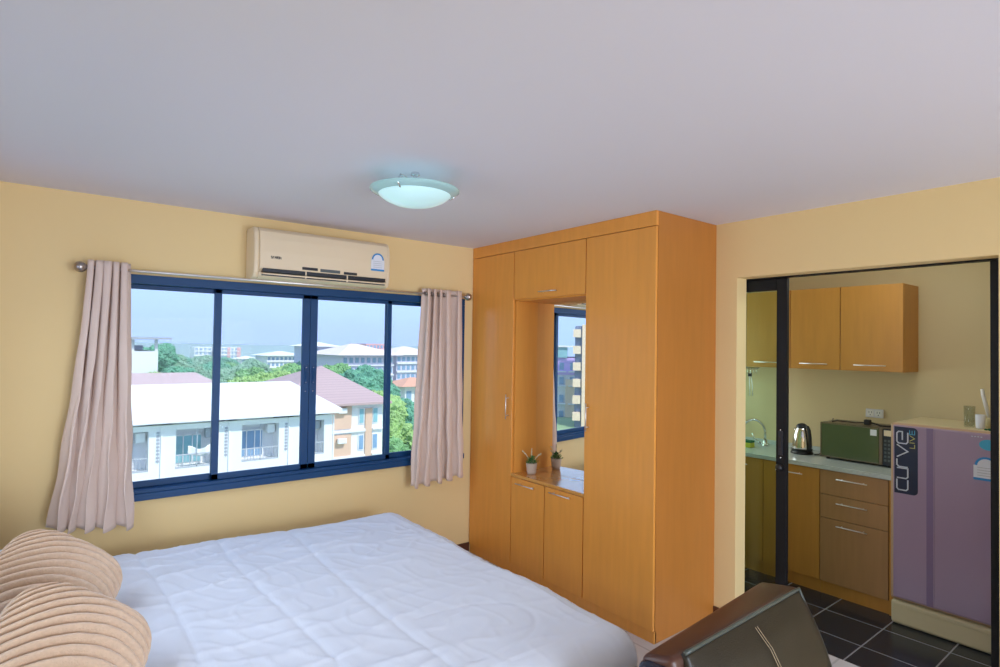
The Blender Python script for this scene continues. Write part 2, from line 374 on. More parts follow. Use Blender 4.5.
def energy_label(parent,O,U,N,wd,ht):
    O=Vector(O);U=Vector(U);N=Vector(N);Z=Vector((0,0,1))
    def q(u0,u1,v0,v1,h,nm_,mt):
        m=MB(); vs=[O+U*u+Z*v+N*k for k in (0,h) for (u,v) in ((u0,v0),(u1,v0),(u1,v1),(u0,v1))]
        m.poly(vs,[(0,1,2,3),(4,5,6,7),(0,1,5,4),(1,2,6,5),(2,3,7,6),(3,0,4,7)]); return m.build(nm_,mt,parent)
    m=MB(); pts=[(0,0),(wd,0),(wd,ht*.62)]+[(wd/2+wd*.42*math.cos(t*PI/10),ht*.62+ht*.36*math.sin(t*PI/10)) for t in range(0,11)]+[(0,ht*.62)]
    vs=[O+U*u+Z*v+N*k for k in (0,.001) for (u,v) in pts]; n=len(pts)
    m.poly(vs,[tuple(range(n)),tuple(range(n,2*n))]+[(i,(i+1)%n,n+(i+1)%n,n+i) for i in range(n)])
    st=m.build('energy_label',M['pale'],parent,label='white energy sticker with blue arc')
    q2=[]
    m=MB(); arc=[(wd/2+wd*.40*math.cos(t*PI/12),ht*.62+ht*.33*math.sin(t*PI/12)) for t in range(0,13)]
    stroke_text(m,[arc],O,U,Z,N,wd*.1,.002); a=m.build('arc_print',M['blue'],parent); a.parent=st
    m=MB(); stroke_text(m,[[(wd*.0,ht*.05),(wd,ht*.05)]],O,U,Z,N,ht*.1,.002); a=m.build('blue_band',M['blue'],parent); a.parent=st
    m=MB()
    for k in range(4): stroke_text(m,[[(wd*.15,ht*(.2+.11*k)),(wd*.85,ht*(.2+.11*k))]],O,U,Z,N,ht*.02,.0018)
    a=m.build('fine_print',M['orail'],parent); a.parent=st
energy_label(ac,(1.752,yb-.2035,2.205),(1,0,0),(0,-1,0),.10,.125)

# ------------------------------------------------------------------ curtain rod and curtains
rod=empty('curtain_rod',(1.39,3.79,2.085),'slim metal curtain rod with ball ends along the top of the window','curtain rod')
MB().tube([(.16,3.79,2.085),(2.625,3.79,2.085)],.008,12).build('rod',M['steel'],rod,smooth=True)
for X,sg in ((.145,-1),(2.638,1)):
    m=MB().lathe([(.008,-.02),(.014,-.018),(.014,-.010),(.02,-.008),(.029,.004),(.031,.016),(.026,.032),(.014,.041),(0,.043)],(0,0,0),20)
    bmesh.ops.transform(m.bm,matrix=Matrix.Translation((X,3.79,2.085))@Matrix.Rotation(R(90*sg),4,'Y'),verts=m.bm.verts)
    m.build('finial',M['rodm'],rod,smooth=True)
for X in (.17,1.43,2.61):
    m=MB(); m.tube([(X,3.79,2.083),(X,Yw-.004,2.083)],.006,8).lathe([(0,0),(.02,0),(.02,.004),(0,.004)],(0,0,0),12) if False else MB().tube([(X,3.79,2.083),(X,Yw-.004,2.083)],.006,8)
    m.build('rod_bracket',M['rodm'],rod,smooth=True)
def curtain(label,tx0,tx1,bx0,bx1,ztop,zbot0,zbot1,npl,amp,seed,flat=None,top_y=3.79):
    e=empty('curtain',((tx0+tx1)/2,top_y,min(zbot0,zbot1)),label,'curtain','curtains at the bedroom window')
    def fn(u,v):
        t=v**1.35
        ph=u*npl*2*PI
        if flat and u>flat: ph=flat*npl*2*PI+(u-flat)*npl*.55*2*PI
        xa=tx0+(tx1-tx0)*u; xb=bx0+(bx1-bx0)*(u+.05*math.sin(seed+u*7))
        x=xa*(1-t)+xb*t
        a=amp*(1+.25*math.sin(seed*3+v*4+u*9))
        y=top_y+a*math.cos(ph+.5*math.sin(v*3+seed))*(1 if v>.03 else .8)-.035*t
        x+=.35*a*math.sin(ph*2+seed+v*2)+.006*math.sin(v*23+u*17+seed)*t
        z=ztop+(zbot0+(zbot1-zbot0)*u-ztop)*v+.012*math.sin(ph+1)*t
        return (x,min(y,3.842-.004),z)
    c=MB().grid(170,60,fn).build('drape',M['curtain'],e,smooth=True,solid=.003)
    for k in range(npl):
        u=(k+.25)/npl
        if flat and u>flat: continue
        x=tx0+(tx1-tx0)*u
        vs=[]; m=MB(); m.lathe([(.013,-.004),(.019,-.004),(.019,.004),(.013,.004),(.013,-.004)],(0,0,0),16)
        bmesh.ops.transform(m.bm,matrix=Matrix.Translation((x,top_y,2.085))@Matrix.Rotation(R(80),4,'Y'),verts=m.bm.verts)
        m.build('eyelet',M['rodm'],e,smooth=True)
    return e
curtain('pinkish beige curtain gathered at the left end of the window',.162,.350,.012,.385,2.125,.715,.665,5,.030,1.3)
curtain('pinkish beige curtain gathered at the right end of the window beside the wardrobe',2.245,2.575,2.165,2.64,2.125,.635,.672,6,.026,4.1,flat=.55)

# ------------------------------------------------------------------ ceiling lamp
LX,LY=1.335,2.355
lp=empty('ceiling_lamp',(LX,LY,2.36),'round frosted aqua glass bowl lamp fixed to the ceiling','ceiling lamp')
MB().lathe([(0,0),(.020,0),(.020,-.012),(.010,-.016),(.009,-.10),(0,-.10)],(LX,LY,H),24).build('ceiling_base',M['chrome'],lp,smooth=False)
MB().lathe([(0,-.160),(.05,-.157),(.10,-.146),(.14,-.128),(.166,-.108),(.172,-.098),(.155,-.102),(.09,-.122),(0,-.135)],(LX,LY,H),48).build('glass_bowl',M['lampglass'],lp,smooth=True)
MB().lathe([(.168,-.106),(.192,-.096),(.208,-.086),(.208,-.082),(.192,-.090),(.168,-.099)],(LX,LY,H),48).build('glass_rim',M['lamprim'],lp,smooth=True)
for k in range(3):
    a=R(218+120*k); c,s_=math.cos(a),math.sin(a)
    m=MB().tube([(LX+.165*c,LY+.165*s_,H-.055),(LX+.186*c,LY+.186*s_,H-.075),(LX+.190*c,LY+.190*s_,H-.098),(LX+.168*c,LY+.168*s_,H-.112)],.004,8)
    m.tube([(LX+.01*c,LY+.01*s_,H-.045),(LX+.165*c,LY+.165*s_,H-.055)],.004,6)
    m.build('clip',M['chrome'],lp,smooth=True)

# ------------------------------------------------------------------ wardrobe
wd=empty('wardrobe',(3.07,2.97,0),'tall orange maple wardrobe in the corner with mirrored niche and bar handles','wardrobe')
g=.004
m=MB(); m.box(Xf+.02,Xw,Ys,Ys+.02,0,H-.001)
m.build('side_panel',M['wood_shaded'],wd,bevel=.001)
m=MB(); m.box(Xf+.02,Xw,Yw-.022,Yw-.002,0.09,H-.001).box(Xf+.045,Xw,Ys+.02,Yw-.022,.0,.07)
m.box(3.30,Xw,Ys+.02,Yw-.02,.07,H-.002)
m.box(Xf+.02,3.30,2.603,2.621,.07,2.04).box(Xf+.02,3.30,3.336,3.354,.07,2.04)
m.box(Xf+.02,3.30,2.60,3.36,2.035,2.06)
m.build('carcass',M['carc'],wd)
m=MB(); m.box(Xf,Xf+.02,Ys,Yw-.002,2.412,H-.001); m.build('cornice_panel',M['wood'],wd,bevel=.001)
m=MB(); m.box(Xf+.012,Xf+.032,Ys+.0,Yw-.002,0,.068); m.build('plinth',M['wood'],wd,bevel=.001)
m=MB(); m.box(2.995,3.0,2.60,3.337,.746,2.034)
bmesh.ops.rotate(m.bm,cent=(2.995,3.337,0),matrix=Matrix.Rotation(R(4.7),3,'Z'),verts=m.bm.verts)
m.build('mirror',M['mirror'],wd)
m=MB(); m.box(3.075,3.085,2.62,3.337,.745,2.036); m.build('niche_back',M['wood'],wd)
m=MB(); m.box(Xf,3.08,2.606,3.352,.722,.745); m.build('niche_shelf',M['shelf'],wd,bevel=.002)
def bar_handle(parent,p0,p1,nrm,mt=None,r=.0045,stand=.03):
    p0=Vector(p0);p1=Vector(p1);n=Vector(nrm)*stand; dd=(p1-p0)
    m=MB().tube([p0+n,p1+n],r,8).tube([p0+dd*.15,p0+dd*.15+n],r*.8,8).tube([p1-dd*.15,p1-dd*.15+n],r*.8,8)
    return m.build('handle',mt or M['steel'],parent,smooth=True)
def door(parent,y0,y1,z0,z1,xf,hp=None,mt=None,name='door',lab=None):
    o=MB().box(xf,xf+.018,y0+g/2,y1-g/2,z0+g/2,z1-g/2).build(name,mt or M['wood'],parent,bevel=.0015,label=lab)
    if hp: bar_handle(o,hp[0],hp[1],(-1,0,0))
    return o
door(wd,2.056,2.608,.070,2.410,Xf-.0,((Xf,2.568,1.155),(Xf,2.568,1.335)))
door(wd,3.350,Yw-.004,.070,2.410,Xf-.0,((Xf,3.388,1.145),(Xf,3.388,1.33)))
door(wd,2.612,3.346,2.045,2.410,Xf-.0,((Xf,2.86,2.085),(Xf,3.04,2.085)),name='flap_door')
door(wd,2.612,2.979,.070,.720,Xf-.0,((Xf,2.705,.695),(Xf,2.905,.695)))
door(wd,2.983,3.346,.070,.720,Xf-.0,((Xf,3.065,.685),(Xf,3.265,.685)))

# ------------------------------------------------------------------ potted plants in the niche
def plant(x,y,z,potm,label,seed,hp=.082,rp=.038):
    rnd=random.Random(seed)
    e=empty('potted_plant',(x,y,z),label,'potted plant')
    MB().lathe([(0,.001),(rp*.8,.001),(rp*.92,.02),(rp*1.08,hp*.9),(rp*1.08,hp),(rp*.95,hp),(rp*.9,hp*.8),(0,hp*.8)],(x,y,z),24).build('pot',potm,e,smooth=True)
    m=MB()
    for k in range(190):
        a=rnd.random()*2*PI; ph=rnd.random()*1.25; r0=.008+.04*rnd.random()
        c=Vector((x+math.cos(a)*math.sin(ph)*r0,y+math.sin(a)*math.sin(ph)*r0,z+hp*.85+.008+.05*math.cos(ph)*rnd.random()))
        dr=Vector((math.cos(a)*math.sin(ph),math.sin(a)*math.sin(ph),math.cos(ph)*.8+.3)).normalized()
        sd=dr.cross(Vector((rnd.random()-.5,rnd.random()-.5,rnd.random()))).normalized()*.004; l=.014+.01*rnd.random(); up=dr.cross(sd).normalized()*.002
        m.poly([c,c+dr*l*.5+sd+up,c+dr*l,c+dr*l*.5-sd+up],[(0,1,2),(0,2,3)])
    m.build('foliage',M['leaf'],e)
    for (dx,dy,l) in ((-.02,.045,.07),(0,.0,.095),(.02,-.045,.065),(.02,.02,.05)):
        p0=Vector((x+dx*.2,y+dy*.2,z+hp+.01)); p1=p0+Vector((dx*.7,dy*.9,l*.75)); p2=p1+Vector((dx*.6,dy*.6,l*.3))
        m=MB().tube([p0,p1,p2],[.0018,.004,.0015],6)
        for k in range(14):
            t=k/14; q=p1.lerp(p2,t)+Vector((rnd.random()-.5,rnd.random()-.5,rnd.random()-.5))*.008
            m.ball(q,.0035,1)
        m.build('flower_spike',M['bud'],e)
    return e
plant(2.865,3.235,.745,M['pot'],'small green plant with cream flower spikes in a pale woven pot on the niche shelf',3)

# ------------------------------------------------------------------ bed
bed=empty('bed',(.8,2.5,0),'double bed with pale headboard and mattress under white bedding','bed')
MB().box(-.25,1.82,1.55,3.50,.10,.27).build('bed_base',M['skirt'],bed,bevel=.02)
MB().box(-.25,1.83,1.53,3.52,.27,.50).build('mattress',M['linen'],bed,bevel=.05,segs=4)
MB().box(-.40,-.27,1.45,3.60,.0,.95).build('headboard',M['skirt'],bed,bevel=.02)
for X in (-.15,1.7):
    for Y in (1.65,3.4): MB().lathe([(0,0),(.03,0),(.035,.1),(0,.1)],(X,Y,0),14).build('leg',M['skirt'],bed)
def comf(u,v):
    # u: along X (head -> foot), v: across Y; outer parts hang down
    ux=u*2.72; sy=(v-.5)*2.86
    far=3.60+.14*(1-min(1,max(0,(ux-.2)/1.5)))  # far edge creeps towards the foot
    near=1.47; X0=-.22; XF=1.94
    cy=(far+near)/2; hy=(far-near)/2
    rad=.13; top=.562
    def wrap(t,h):
        # arclength t from centre -> (horizontal, drop)
        flat=h-rad
        if t<=flat: return t,0.
        a=(t-flat)/rad
        if a<PI/2: return flat+rad*math.sin(a),rad*(1-math.cos(a))
        e=t-flat-rad*PI/2
        return h+e*.10,rad+e
    s=1 if sy>0 else -1
    hh,dy=wrap(abs(sy)*1.0,hy)
    hx,dx=wrap(ux,XF-X0)
    x=X0+hx; y=cy+s*hh
    # round the foot corners in plan
    drop=min(.44,math.sqrt(dx*dx+dy*dy) if dx>0 and dy>0 else dx+dy)
    if dx>0 and dy>0:
        k=.30*min(1,min(dx,dy)/.2); x-=k*.22; y-=s*k*.22
    p=Vector((x*1.0,y*1.0,0))
    n1=noise.noise(Vector((x*1.6,y*2.2,1)))*.016
    q=Vector((x*2.3+1.2*noise.noise(Vector((x*1.1,y*1.1,9))),y*7+1.5*noise.noise(Vector((x,y*1.3,4))),3))
    r1=1-abs(noise.noise(q)); r1=max(0,r1-.72)/.28
    q2=Vector((x*9+y*5,y*4-x*3,7)); r2=1-abs(noise.noise(q2)); r2=max(0,r2-.75)/.25
    msk=.45+.55*max(0,min(1,.5+1.6*noise.noise(Vector((x*.9,y*1.1,20)))))
    hgt=n1+msk*(.0075*r1*r1+.0045*r2*r2)
    # quilting seams across the bed
    for sx_,dpt in ((.42,.007),(.80,.005),(1.14,.004)):
        w_=x-sx_-.03*math.sin(y*2.3+sx_*5); hgt-=dpt*math.exp(-(w_/.012)**2)
        hgt+=.003*math.exp(-((abs(w_)-.045)/.03)**2)
    ex=((x-1.28)/.36)**2+((y-1.86)/.20)**2
    if x>1.2: hgt-=.003*math.exp(-((math.sqrt(ex)-1)/.04)**2)
    crown=.018*(1-((y-cy)/hy)**2)
    z=top+crown*(1 if drop==0 else 0)+hgt-drop
    if drop>.1:
        f=.014*math.sin((x if dy>dx else y)*17+2*math.sin(y*3))*min(1,(drop-.1)/.2)
        if dx>0: x+=f
        if dy>0: y+=s*f
    if x<.35 and True: z-=0
    return (x,min(y,3.835),z)
MB().grid(300,300,comf).build('comforter',M['linen'],None,smooth=True,solid=.012)
cf=bpy.data.objects['comforter']; tag(cf,'white quilted comforter spread over the bed','comforter')
# pillows
def pillow_mesh(L,W,T,ribs=0,amp=.0,seed=0,n=90,pw=3.2,curve=0):
    m=MB()
    for side in (1,-1):
        def fn(u,v,side=side):
            a=u*2-1;b=v*2-1
            # squircle pinch of corners
            if ribs: x=a*L/2*(1-.17*b**4); y=b*W/2*(1-.17*a**4)
            else: x=a*L/2*(1-.06*(b*b)*(1-abs(a)**6)*1.0); y=b*W/2*(1-.06*(a*a)*(1-abs(b)**6))
            e=(1-abs(a)**pw)*(1-abs(b)**pw); e=max(0,e)**.45
            z=T/2*e
            if ribs:
                c=b*.90-a*.42+curve*(a+.1)**2
                z+=amp*(abs(math.cos(c*ribs*PI/2))**.7-.6)*min(1,e*2.2)+.003*noise.noise(Vector((a*6,b*6,seed)))
            else: z+=.012*noise.noise(Vector((a*2.4,b*2.4,seed)))*e+.006*noise.noise(Vector((a*6,b*5,seed)))*e
            return (x,y,side*z)
        m.grid(n,n,fn)
    bmesh.ops.remove_doubles(m.bm,verts=m.bm.verts,dist=.0008)
    return m
def place_pillow(mb,name,mt,loc,rot,label,cat,group):
    o=mb.build(name,mt,None,smooth=True,origin=(0,0,0)); o.location=loc; o.rotation_euler=rot
    return tag(o,label,cat,group)
place_pillow(pillow_mesh(.46,.72,.17,seed=1),'pillow',M['pillow'],(-.10,3.08,.68),(0,R(28),R(2)),'white bed pillow behind the farther ribbed cushion','pillow','white bed pillows')
place_pillow(pillow_mesh(.46,.72,.17,seed=5),'pillow',M['pillow'],(-.10,2.20,.68),(0,R(28),R(-2)),'white bed pillow behind the nearer ribbed cushion','pillow','white bed pillows')
def stand_cushion(loc,n,roll,seed,label,L=.44,W=.44,T=.19):
    n=Vector(n).normalized(); up=Vector((0,0,1)); up=(up-n*up.dot(n)).normalized(); ri=up.cross(n)
    c,s_=math.cos(R(roll)),math.sin(R(roll)); x=ri*c+up*s_; y=up*c-ri*s_
    o=pillow_mesh(L,W,T,12.5,.024,seed,180,2.4,.40).build('cushion',M['plush'],None,smooth=True,origin=(0,0,0))
    o.matrix_world=Matrix(((x.x,y.x,n.x,loc[0]),(x.y,y.y,n.y,loc[1]),(x.z,y.z,n.z,loc[2]),(0,0,0,1)))
    return tag(o,label,'cushion','ribbed cushions on the bed')
stand_cushion((.042,2.78,.755),(.42,-.52,.74),-56,2,'beige ribbed plush cushion nearer the window, behind the other cushion')
stand_cushion((.070,2.16,.745),(.42,-.50,.75),-56,8,'beige ribbed plush cushion in front, farther from the window')

# ------------------------------------------------------------------ armchair
ch=empty('armchair',(1.9,.75,0),'brown leather armchair with dark olive inner back and tan stitching','armchair')
# back: outer shell (brown), inner pad leaning forward at its foot
def back_pt(x,y,z): return (x,y,z)
m=MB()
ptsL=[]
tz=.775
m.poly([(1.475,1.145,tz-.03),(2.27,1.175,tz),(2.345,1.045,tz),(1.50,1.045,tz-.012),
        (1.50,1.20,.12),(2.36,1.22,.12),(2.40,.98,.12),(1.50,.95,.12)],
       [(0,1,2,3),(7,6,5,4),(0,4,5,1),(1,5,6,2),(2,6,7,3),(3,7,4,0)])
m.build('back_shell',M['brownleather'],ch,bevel=.022,segs=4,smooth=True)
m=MB()
def inner(u,v):
    x0=1.555+.0*v; x1=2.305+.09*v
    x=x0+(x1-x0)*u; z=.765-.012*(1-u)-.42*v
    y=1.062-.12*v-.030*math.sin(PI*u)**.5*min(1,v*6)-.02*math.sin(PI*min(1,v*1.1))
    return (x,y,z)
m.grid(40,30,inner); m.build('back_cushion',M['darkleather'],ch,smooth=True,solid=.05)
def ins(u,v,off=.030):
    p=Vector(inner(u,v)); return p+Vector((0,-off,0))
MB().tube([Vector(inner(u/20,.0))+Vector((0,-.022,.012)) for u in range(21)]+[Vector(inner(1,v/10))+Vector((.004,-.02,0)) for v in range(1,11)],.007,8).build('piping',M['piping'],ch,smooth=True)
for off in (0,.016):
    for k in range(24):
        t=.02+k*.035
        u=.60+off+.11*math.sin(t*1.6)
        a=ins(u,t,.0265);b=ins(u+.004,t+.024,.0265)
        pass
    MB().tube([ins(.50+off+.13*(1-math.cos(t/20*1.5)),.03+.9*t/20,.036) for t in range(21)],.0014,6).build('stitching',M['thread'],ch)
# seat, arms, legs (below the frame)
MB().box(1.632,2.198,.32,.92,.16,.38).build('seat',M['brownleather'],ch,bevel=.04,segs=4,smooth=True)
for X in (1.46,2.20):
    MB().box(X,X+.17,.30,.94,.12,.40).build('arm',M['brownleather'],ch,bevel=.05,segs=4,smooth=True)
MB().box(1.455,1.575,1.035,1.15,.50,.735).build('back_bolster',M['bluelea'],ch,bevel=.03,segs=4,smooth=True,label='glossy dark rounded corner of the chair back')
for X in (1.5,2.38):
    for Y in (.38,1.1): MB().lathe([(0,0),(.02,0),(.028,.13),(0,.13)],(X,Y,0),12).build('leg',M['blackal'],ch)

# ------------------------------------------------------------------ kitchen base units
CF=4.30
def unit(name,y0,y1,label,cat,group=None,end=False):
    e=empty(name,((CF+KB)/2,(y0+y1)/2,0),label,cat,group)
    m=MB(); m.box(CF+.02,KB-.002,y0,y0+.018,.0,.868).box(CF+.02,KB-.002,y1-.018,y1,.0,.868).box(CF+.02,KB-.002,y0,y1,.09,.108).box(KB-.02,KB-.002,y0,y1,.1,.868)
    m.build('carcass',M['kwood'],e); 
    MB().box(CF+.022,CF+.04,y0,y1,.0,.085).build('plinth',M['kwood'],e)
    return e
def bare(u,y0,y1,z0,z1,mt,nm_,hz,hw=.19):
    o=MB().box(CF,CF+.018,y0+.002,y1-.002,z0,z1).build(nm_,mt,u,bevel=.001)
    c=(y0+y1)/2
    if nm_=='drawer': bar_handle(o,(CF,c-hw/2,hz),(CF,c+hw/2,hz),(-1,0,0),r=.004,stand=.028)
    else: bar_handle(o,(CF,c-hw/2,hz),(CF,c+hw/2,hz),(-1,0,0),r=.004,stand=.028)
u=unit('drawer_cabinet',1.376,1.797,'maple kitchen base unit with three drawers beside the fridge','cabinet')
MB().box(CF+.005,KB-.002,1.347,1.374,0,.868).build('end_panel',M['kwood'],u)
bare(u,1.376,1.797,.698,.864,M['kwood2'],'drawer',.815)
bare(u,1.376,1.797,.535,.694,M['kwood2'],'drawer',.650)
bare(u,1.376,1.797,.092,.531,M['kwood2'],'drawer',.495)
u=unit('base_cabinet',1.799,2.205,'maple kitchen base cabinet with one door between the drawers and the door post','cabinet','kitchen base cabinets')
bare(u,1.799,2.205,.092,.864,M['kwood'],'door',.81)
u=unit('base_cabinet',2.207,2.62,'maple kitchen base cabinet under the sink, seen through the door glass','cabinet','kitchen base cabinets')
bare(u,2.207,2.62,.092,.864,M['kwood'],'door',.81)
# worktop with sink hole
wt=empty('worktop',(4.58,2.1,.868),'pale stone kitchen worktop with upstand','worktop')
m=MB(); m.box(CF-.012,KB-.001,1.347,2.53,.868,.898).box(CF-.012,KB-.001,2.86,KL-.002,.868,.898).box(CF-.012,4.42,2.53,2.86,.868,.898).box(4.74,KB-.001,2.53,2.86,.868,.898)
m.build('slab',M['counter'],wt,bevel=.002)
MB().box(KB-.016,KB-.001,1.347,KL-.002,.898,.93).build('upstand',M['counter'],wt,bevel=.002)
m=MB(); 
def sinkfn(u,v):
    x=4.41+.34*u; y=2.52+.35*v; e=min(u,1-u,v,1-v); z=.900-.14*min(1,max(0,(e-.05)/.1))
    return (x,y,z)
m.grid(30,30,sinkfn); sk=m.build('kitchen_sink',M['steel'],None,smooth=True,solid=.002); tag(sk,'stainless steel sink bowl let into the worktop','sink')
fa=empty('faucet',(4.70,2.395,.898),'tall curved chrome kitchen faucet behind the sink','faucet')
fx,fyy=4.70,2.395
MB().lathe([(0,0),(.026,0),(.026,.01),(.017,.018),(.017,.05),(0,.05)],(fx,fyy,.898),20).build('base',M['chrome'],fa,smooth=True)
pts=[(fx,fyy,.94)]+[(fx-.06*(1-math.cos(t)),fyy+.068*(1-math.cos(t)),1.01+.105*math.sin(t)) for t in [PI*k/14 for k in range(0,14)]]
pts.append((fx-.12,fyy+.136,1.03))
MB().tube(pts,.010,12).build('spout',M['chrome'],fa,smooth=True)
MB().tube([(fx-.12,fyy+.136,1.045),(fx-.12,fyy+.136,1.005)],.014,12).build('aerator',M['chrome'],fa,smooth=True)
MB().tube([(fx-.01,fyy+.04,.92),(fx-.04,fyy+.07,.955),(fx-.05,fyy+.085,1.0)],[.01,.008,.006],10).build('tap_lever',M['chrome'],fa,smooth=True)
MB().tube([(fx,fyy-.03,.915),(fx,fyy+.06,.915)],.010,10).build('cross_bar',M['chrome'],fa,smooth=True)
sp=empty('sponge',(4.535,2.457,.899),'yellow sponge with dark green scourer beside the sink','sponge')
MB().box(4.50,4.57,2.415,2.51,.899,.938).build('foam',M['sponge_y'],sp,bevel=.005)
MB().box(4.50,4.57,2.415,2.51,.9385,.955).build('scourer',M['sponge_g'],sp,bevel=.003)
# upper cabinets
UF=4.565
for i,(y0,y1,lab) in enumerate(((1.375,1.77,'maple wall cabinet at the right end of the row'),(1.772,2.13,'maple wall cabinet in the middle of the row, right of the door post'),(2.132,2.49,'maple wall cabinet partly behind the door post'),(2.492,2.85,'maple wall cabinet at the left end of the row behind glass'))):
    e=empty('wall_cabinet',((UF+KB)/2,(y0+y1)/2,1.557),lab,'cabinet','kitchen wall cabinets')
    MB().box(UF+.019,KB-.001,y0,y1,1.557,2.165).build('carcass',M['kwood'],e,bevel=.001)
    o=MB().box(UF,UF+.018,y0+.002,y1-.002,1.557,2.165).build('door',M['kwood'],e,bevel=.001)
    c=(y0+y1)/2; bar_handle(o,(UF,c-.10,1.598),(UF,c+.10,1.598),(-1,0,0),r=.004,stand=.025)
# hook rail with keys
hr=empty('hook_rail',(4.60,2.50,1.545),'small metal hook rail under the left wall cabinet','hook rail')
MB().tube([(4.60,2.40,1.547),(4.60,2.60,1.547)],.006,8).build('rail',M['chrome'],hr,smooth=True)
for k in range(6):
    y=2.41+.024*k
    MB().tube([(4.60,y,1.545)]+[(4.60-.022*math.sin(t),y,1.52+.022*math.cos(t)) for t in [PI*j/8 for j in range(9)]],.0028,6).build('hook',M['chrome'],hr,smooth=True)
kt=empty('kitchen_tongs',(4.585,2.49,1.40),'pair of slim metal tongs hanging from the hook rail','tongs')
MB().box(4.578,4.590,2.452,2.483,1.475,1.500).build('hinge',M['dark'],kt,bevel=.003)
for s_ in (-1,1):
    MB().tube([(4.585,2.467+.006*s_,1.49),(4.583,2.467-.010+.012*s_,1.40),(4.583,2.455+.012*s_-.0,1.315)],[.004,.004,.003],6).build('arm',M['steel'],kt,smooth=True)
MB().tube([(4.586,2.467,1.495),(4.586,2.467,1.512)],.003,6).build('loop',M['chrome'],kt,smooth=True)
# outlet
ou=empty('wall_outlet',(KB,1.65,1.21),'white double socket plate on the kitchen wall above the microwave','socket')
MB().box(KB-.012,KB-.001,1.588,1.706,1.204,1.268).build('plate',M['outlet'],ou,bevel=.004)
for c in (1.620,1.674):
    MB().box(KB-.0145,KB-.011,c-.022,c+.022,1.214,1.258).build('socket',M['white'],ou,bevel=.002)
    m=MB(); m.box(KB-.0155,KB-.014,c-.010,c-.007,1.236,1.250).box(KB-.0155,KB-.014,c+.007,c+.010,1.236,1.250).box(KB-.0155,KB-.014,c-.003,c+.003,1.221,1.227)
    m.build('pin_slot',M['dark'],ou)
# kettle
kx,ky=4.63,2.068
ke=empty('kettle',(kx,ky,.898),'stainless steel electric kettle with black handle on the worktop','kettle')
MB().lathe([(0,0),(.078,0),(.080,.008),(.072,.022),(0,.022)],(kx,ky,.898),36).build('base',M['black'],ke,smooth=False,bevel=.002)
MB().lathe([(0,.022),(.070,.022),(.072,.03),(.070,.07),(.064,.12),(.055,.165),(.042,.198),(.040,.20),(0,.2)],(kx,ky,.898),40).build('body',M['chrome'],ke,smooth=True)
MB().lathe([(.071,.024),(.0735,.026),(.0735,.040),(.071,.042)],(kx,ky,.898),40).build('base_ring',M['black'],ke,smooth=True)
MB().lathe([(.043,.196),(.040,.212),(.028,.226),(.010,.233),(0,.234)],(kx,ky,.898),30).build('lid',M['dark'],ke,smooth=True)
hd=Vector((-.45,-.89,0)).normalized()
K=lambda r,z: (kx+hd.x*r,ky+hd.y*r,.898+z)
MB().tube([K(.036,.212),K(.060,.210),K(.078,.185),K(.088,.13),K(.090,.07),K(.082,.035),K(.066,.032)],[.011,.013,.012,.011,.011,.012,.012],10).build('handle',M['black'],ke,smooth=True)
sd=Vector((.3,.95,0)).normalized()
MB().tube([(kx+sd.x*.045,ky+sd.y*.045,.898+.16),(kx+sd.x*.068,ky+sd.y*.068,.898+.185)],[.016,.008],10).build('spout',M['chrome'],ke,smooth=True)
MB().tube([(4.63,1.976,.903),(4.655,1.955,.905),(4.68,1.93,.925),(4.70,1.905,.965),(4.71,1.898,1.02),(4.72,1.897,1.07),(4.74,1.898,1.13),(4.77,1.898,1.178)],.0035,8).build('cord',M['black'],ke,smooth=True)
# microwave
mw=empty('microwave',(4.70,1.65,.898),'microwave oven with dark green reflective door on the worktop','microwave')
a0,a1=1.432,1.905; f0=4.56
MB().box(f0+.018,4.845,a0,a1,.912,1.166).build('casing',M['mwbody'],mw,bevel=.006)
do=MB().box(f0,f0+.018,1.520,a1,.912,1.166).build('door',M['greenmw'],mw,bevel=.003)
m=MB(); m.box(f0-.0015,f0,1.522,a1-.002,.914,.922).box(f0-.0015,f0,1.522,a1-.002,1.157,1.164).box(f0-.0015,f0,a1-.009,a1-.002,.914,1.164); m.build('door_trim',M['mwbody'],do)
MB().box(f0-.001,f0+.018,1.497,1.518,.912,1.166).build('door_edge',M['mwbody'],mw,bevel=.002)
cp=MB().box(f0,f0+.018,a0,1.495,.912,1.166).build('control_panel',M['dark'],mw,bevel=.002)
MB().box(f0-.001,f0,1.44,1.488,1.115,1.155).build('panel_label',M['cream'],cp)
m=MB()
for r_ in range(6):
    for c in range(2): m.box(f0-.002,f0,1.45+.022*c,1.464+.022*c,.94+.027*r_,.955+.027*r_)
m.build('keypad',M['greydisp'],cp)
MB().box(f0-.0015,f0,1.532,1.572,1.108,1.150).build('sticker',M['pale'],mw,label='small square white sticker')
m=MB()
for X in (4.59,4.82):
    for Y in (1.46,1.86): MB().lathe([(0,0),(.012,0),(.012,.014),(0,.014)],(X,Y,.8985),12).build('foot',M['black'],mw)
# black adapter cord lying on the microwave
pc=empty('power_adapter',(4.66,1.62,1.167),'black plug and cable lying on top of the microwave','power cable')
MB().tube([(4.60,1.84,1.172),(4.62,1.81,1.180),(4.63,1.76,1.178),(4.64,1.70,1.176),(4.65,1.66,1.180),(4.66,1.635,1.183)],.004,8).build('cable',M['black'],pc,smooth=True)
MB().tube([(4.67,1.61,1.185),(4.66,1.58,1.182),(4.65,1.54,1.172),(4.64,1.49,1.173),(4.65,1.45,1.176),(4.70,1.44,1.172)],.006,8).build('cable',M['black'],pc,smooth=True)
MB().box(4.645,4.685,1.605,1.645,1.168,1.205).build('plug',M['black'],pc,bevel=.006)

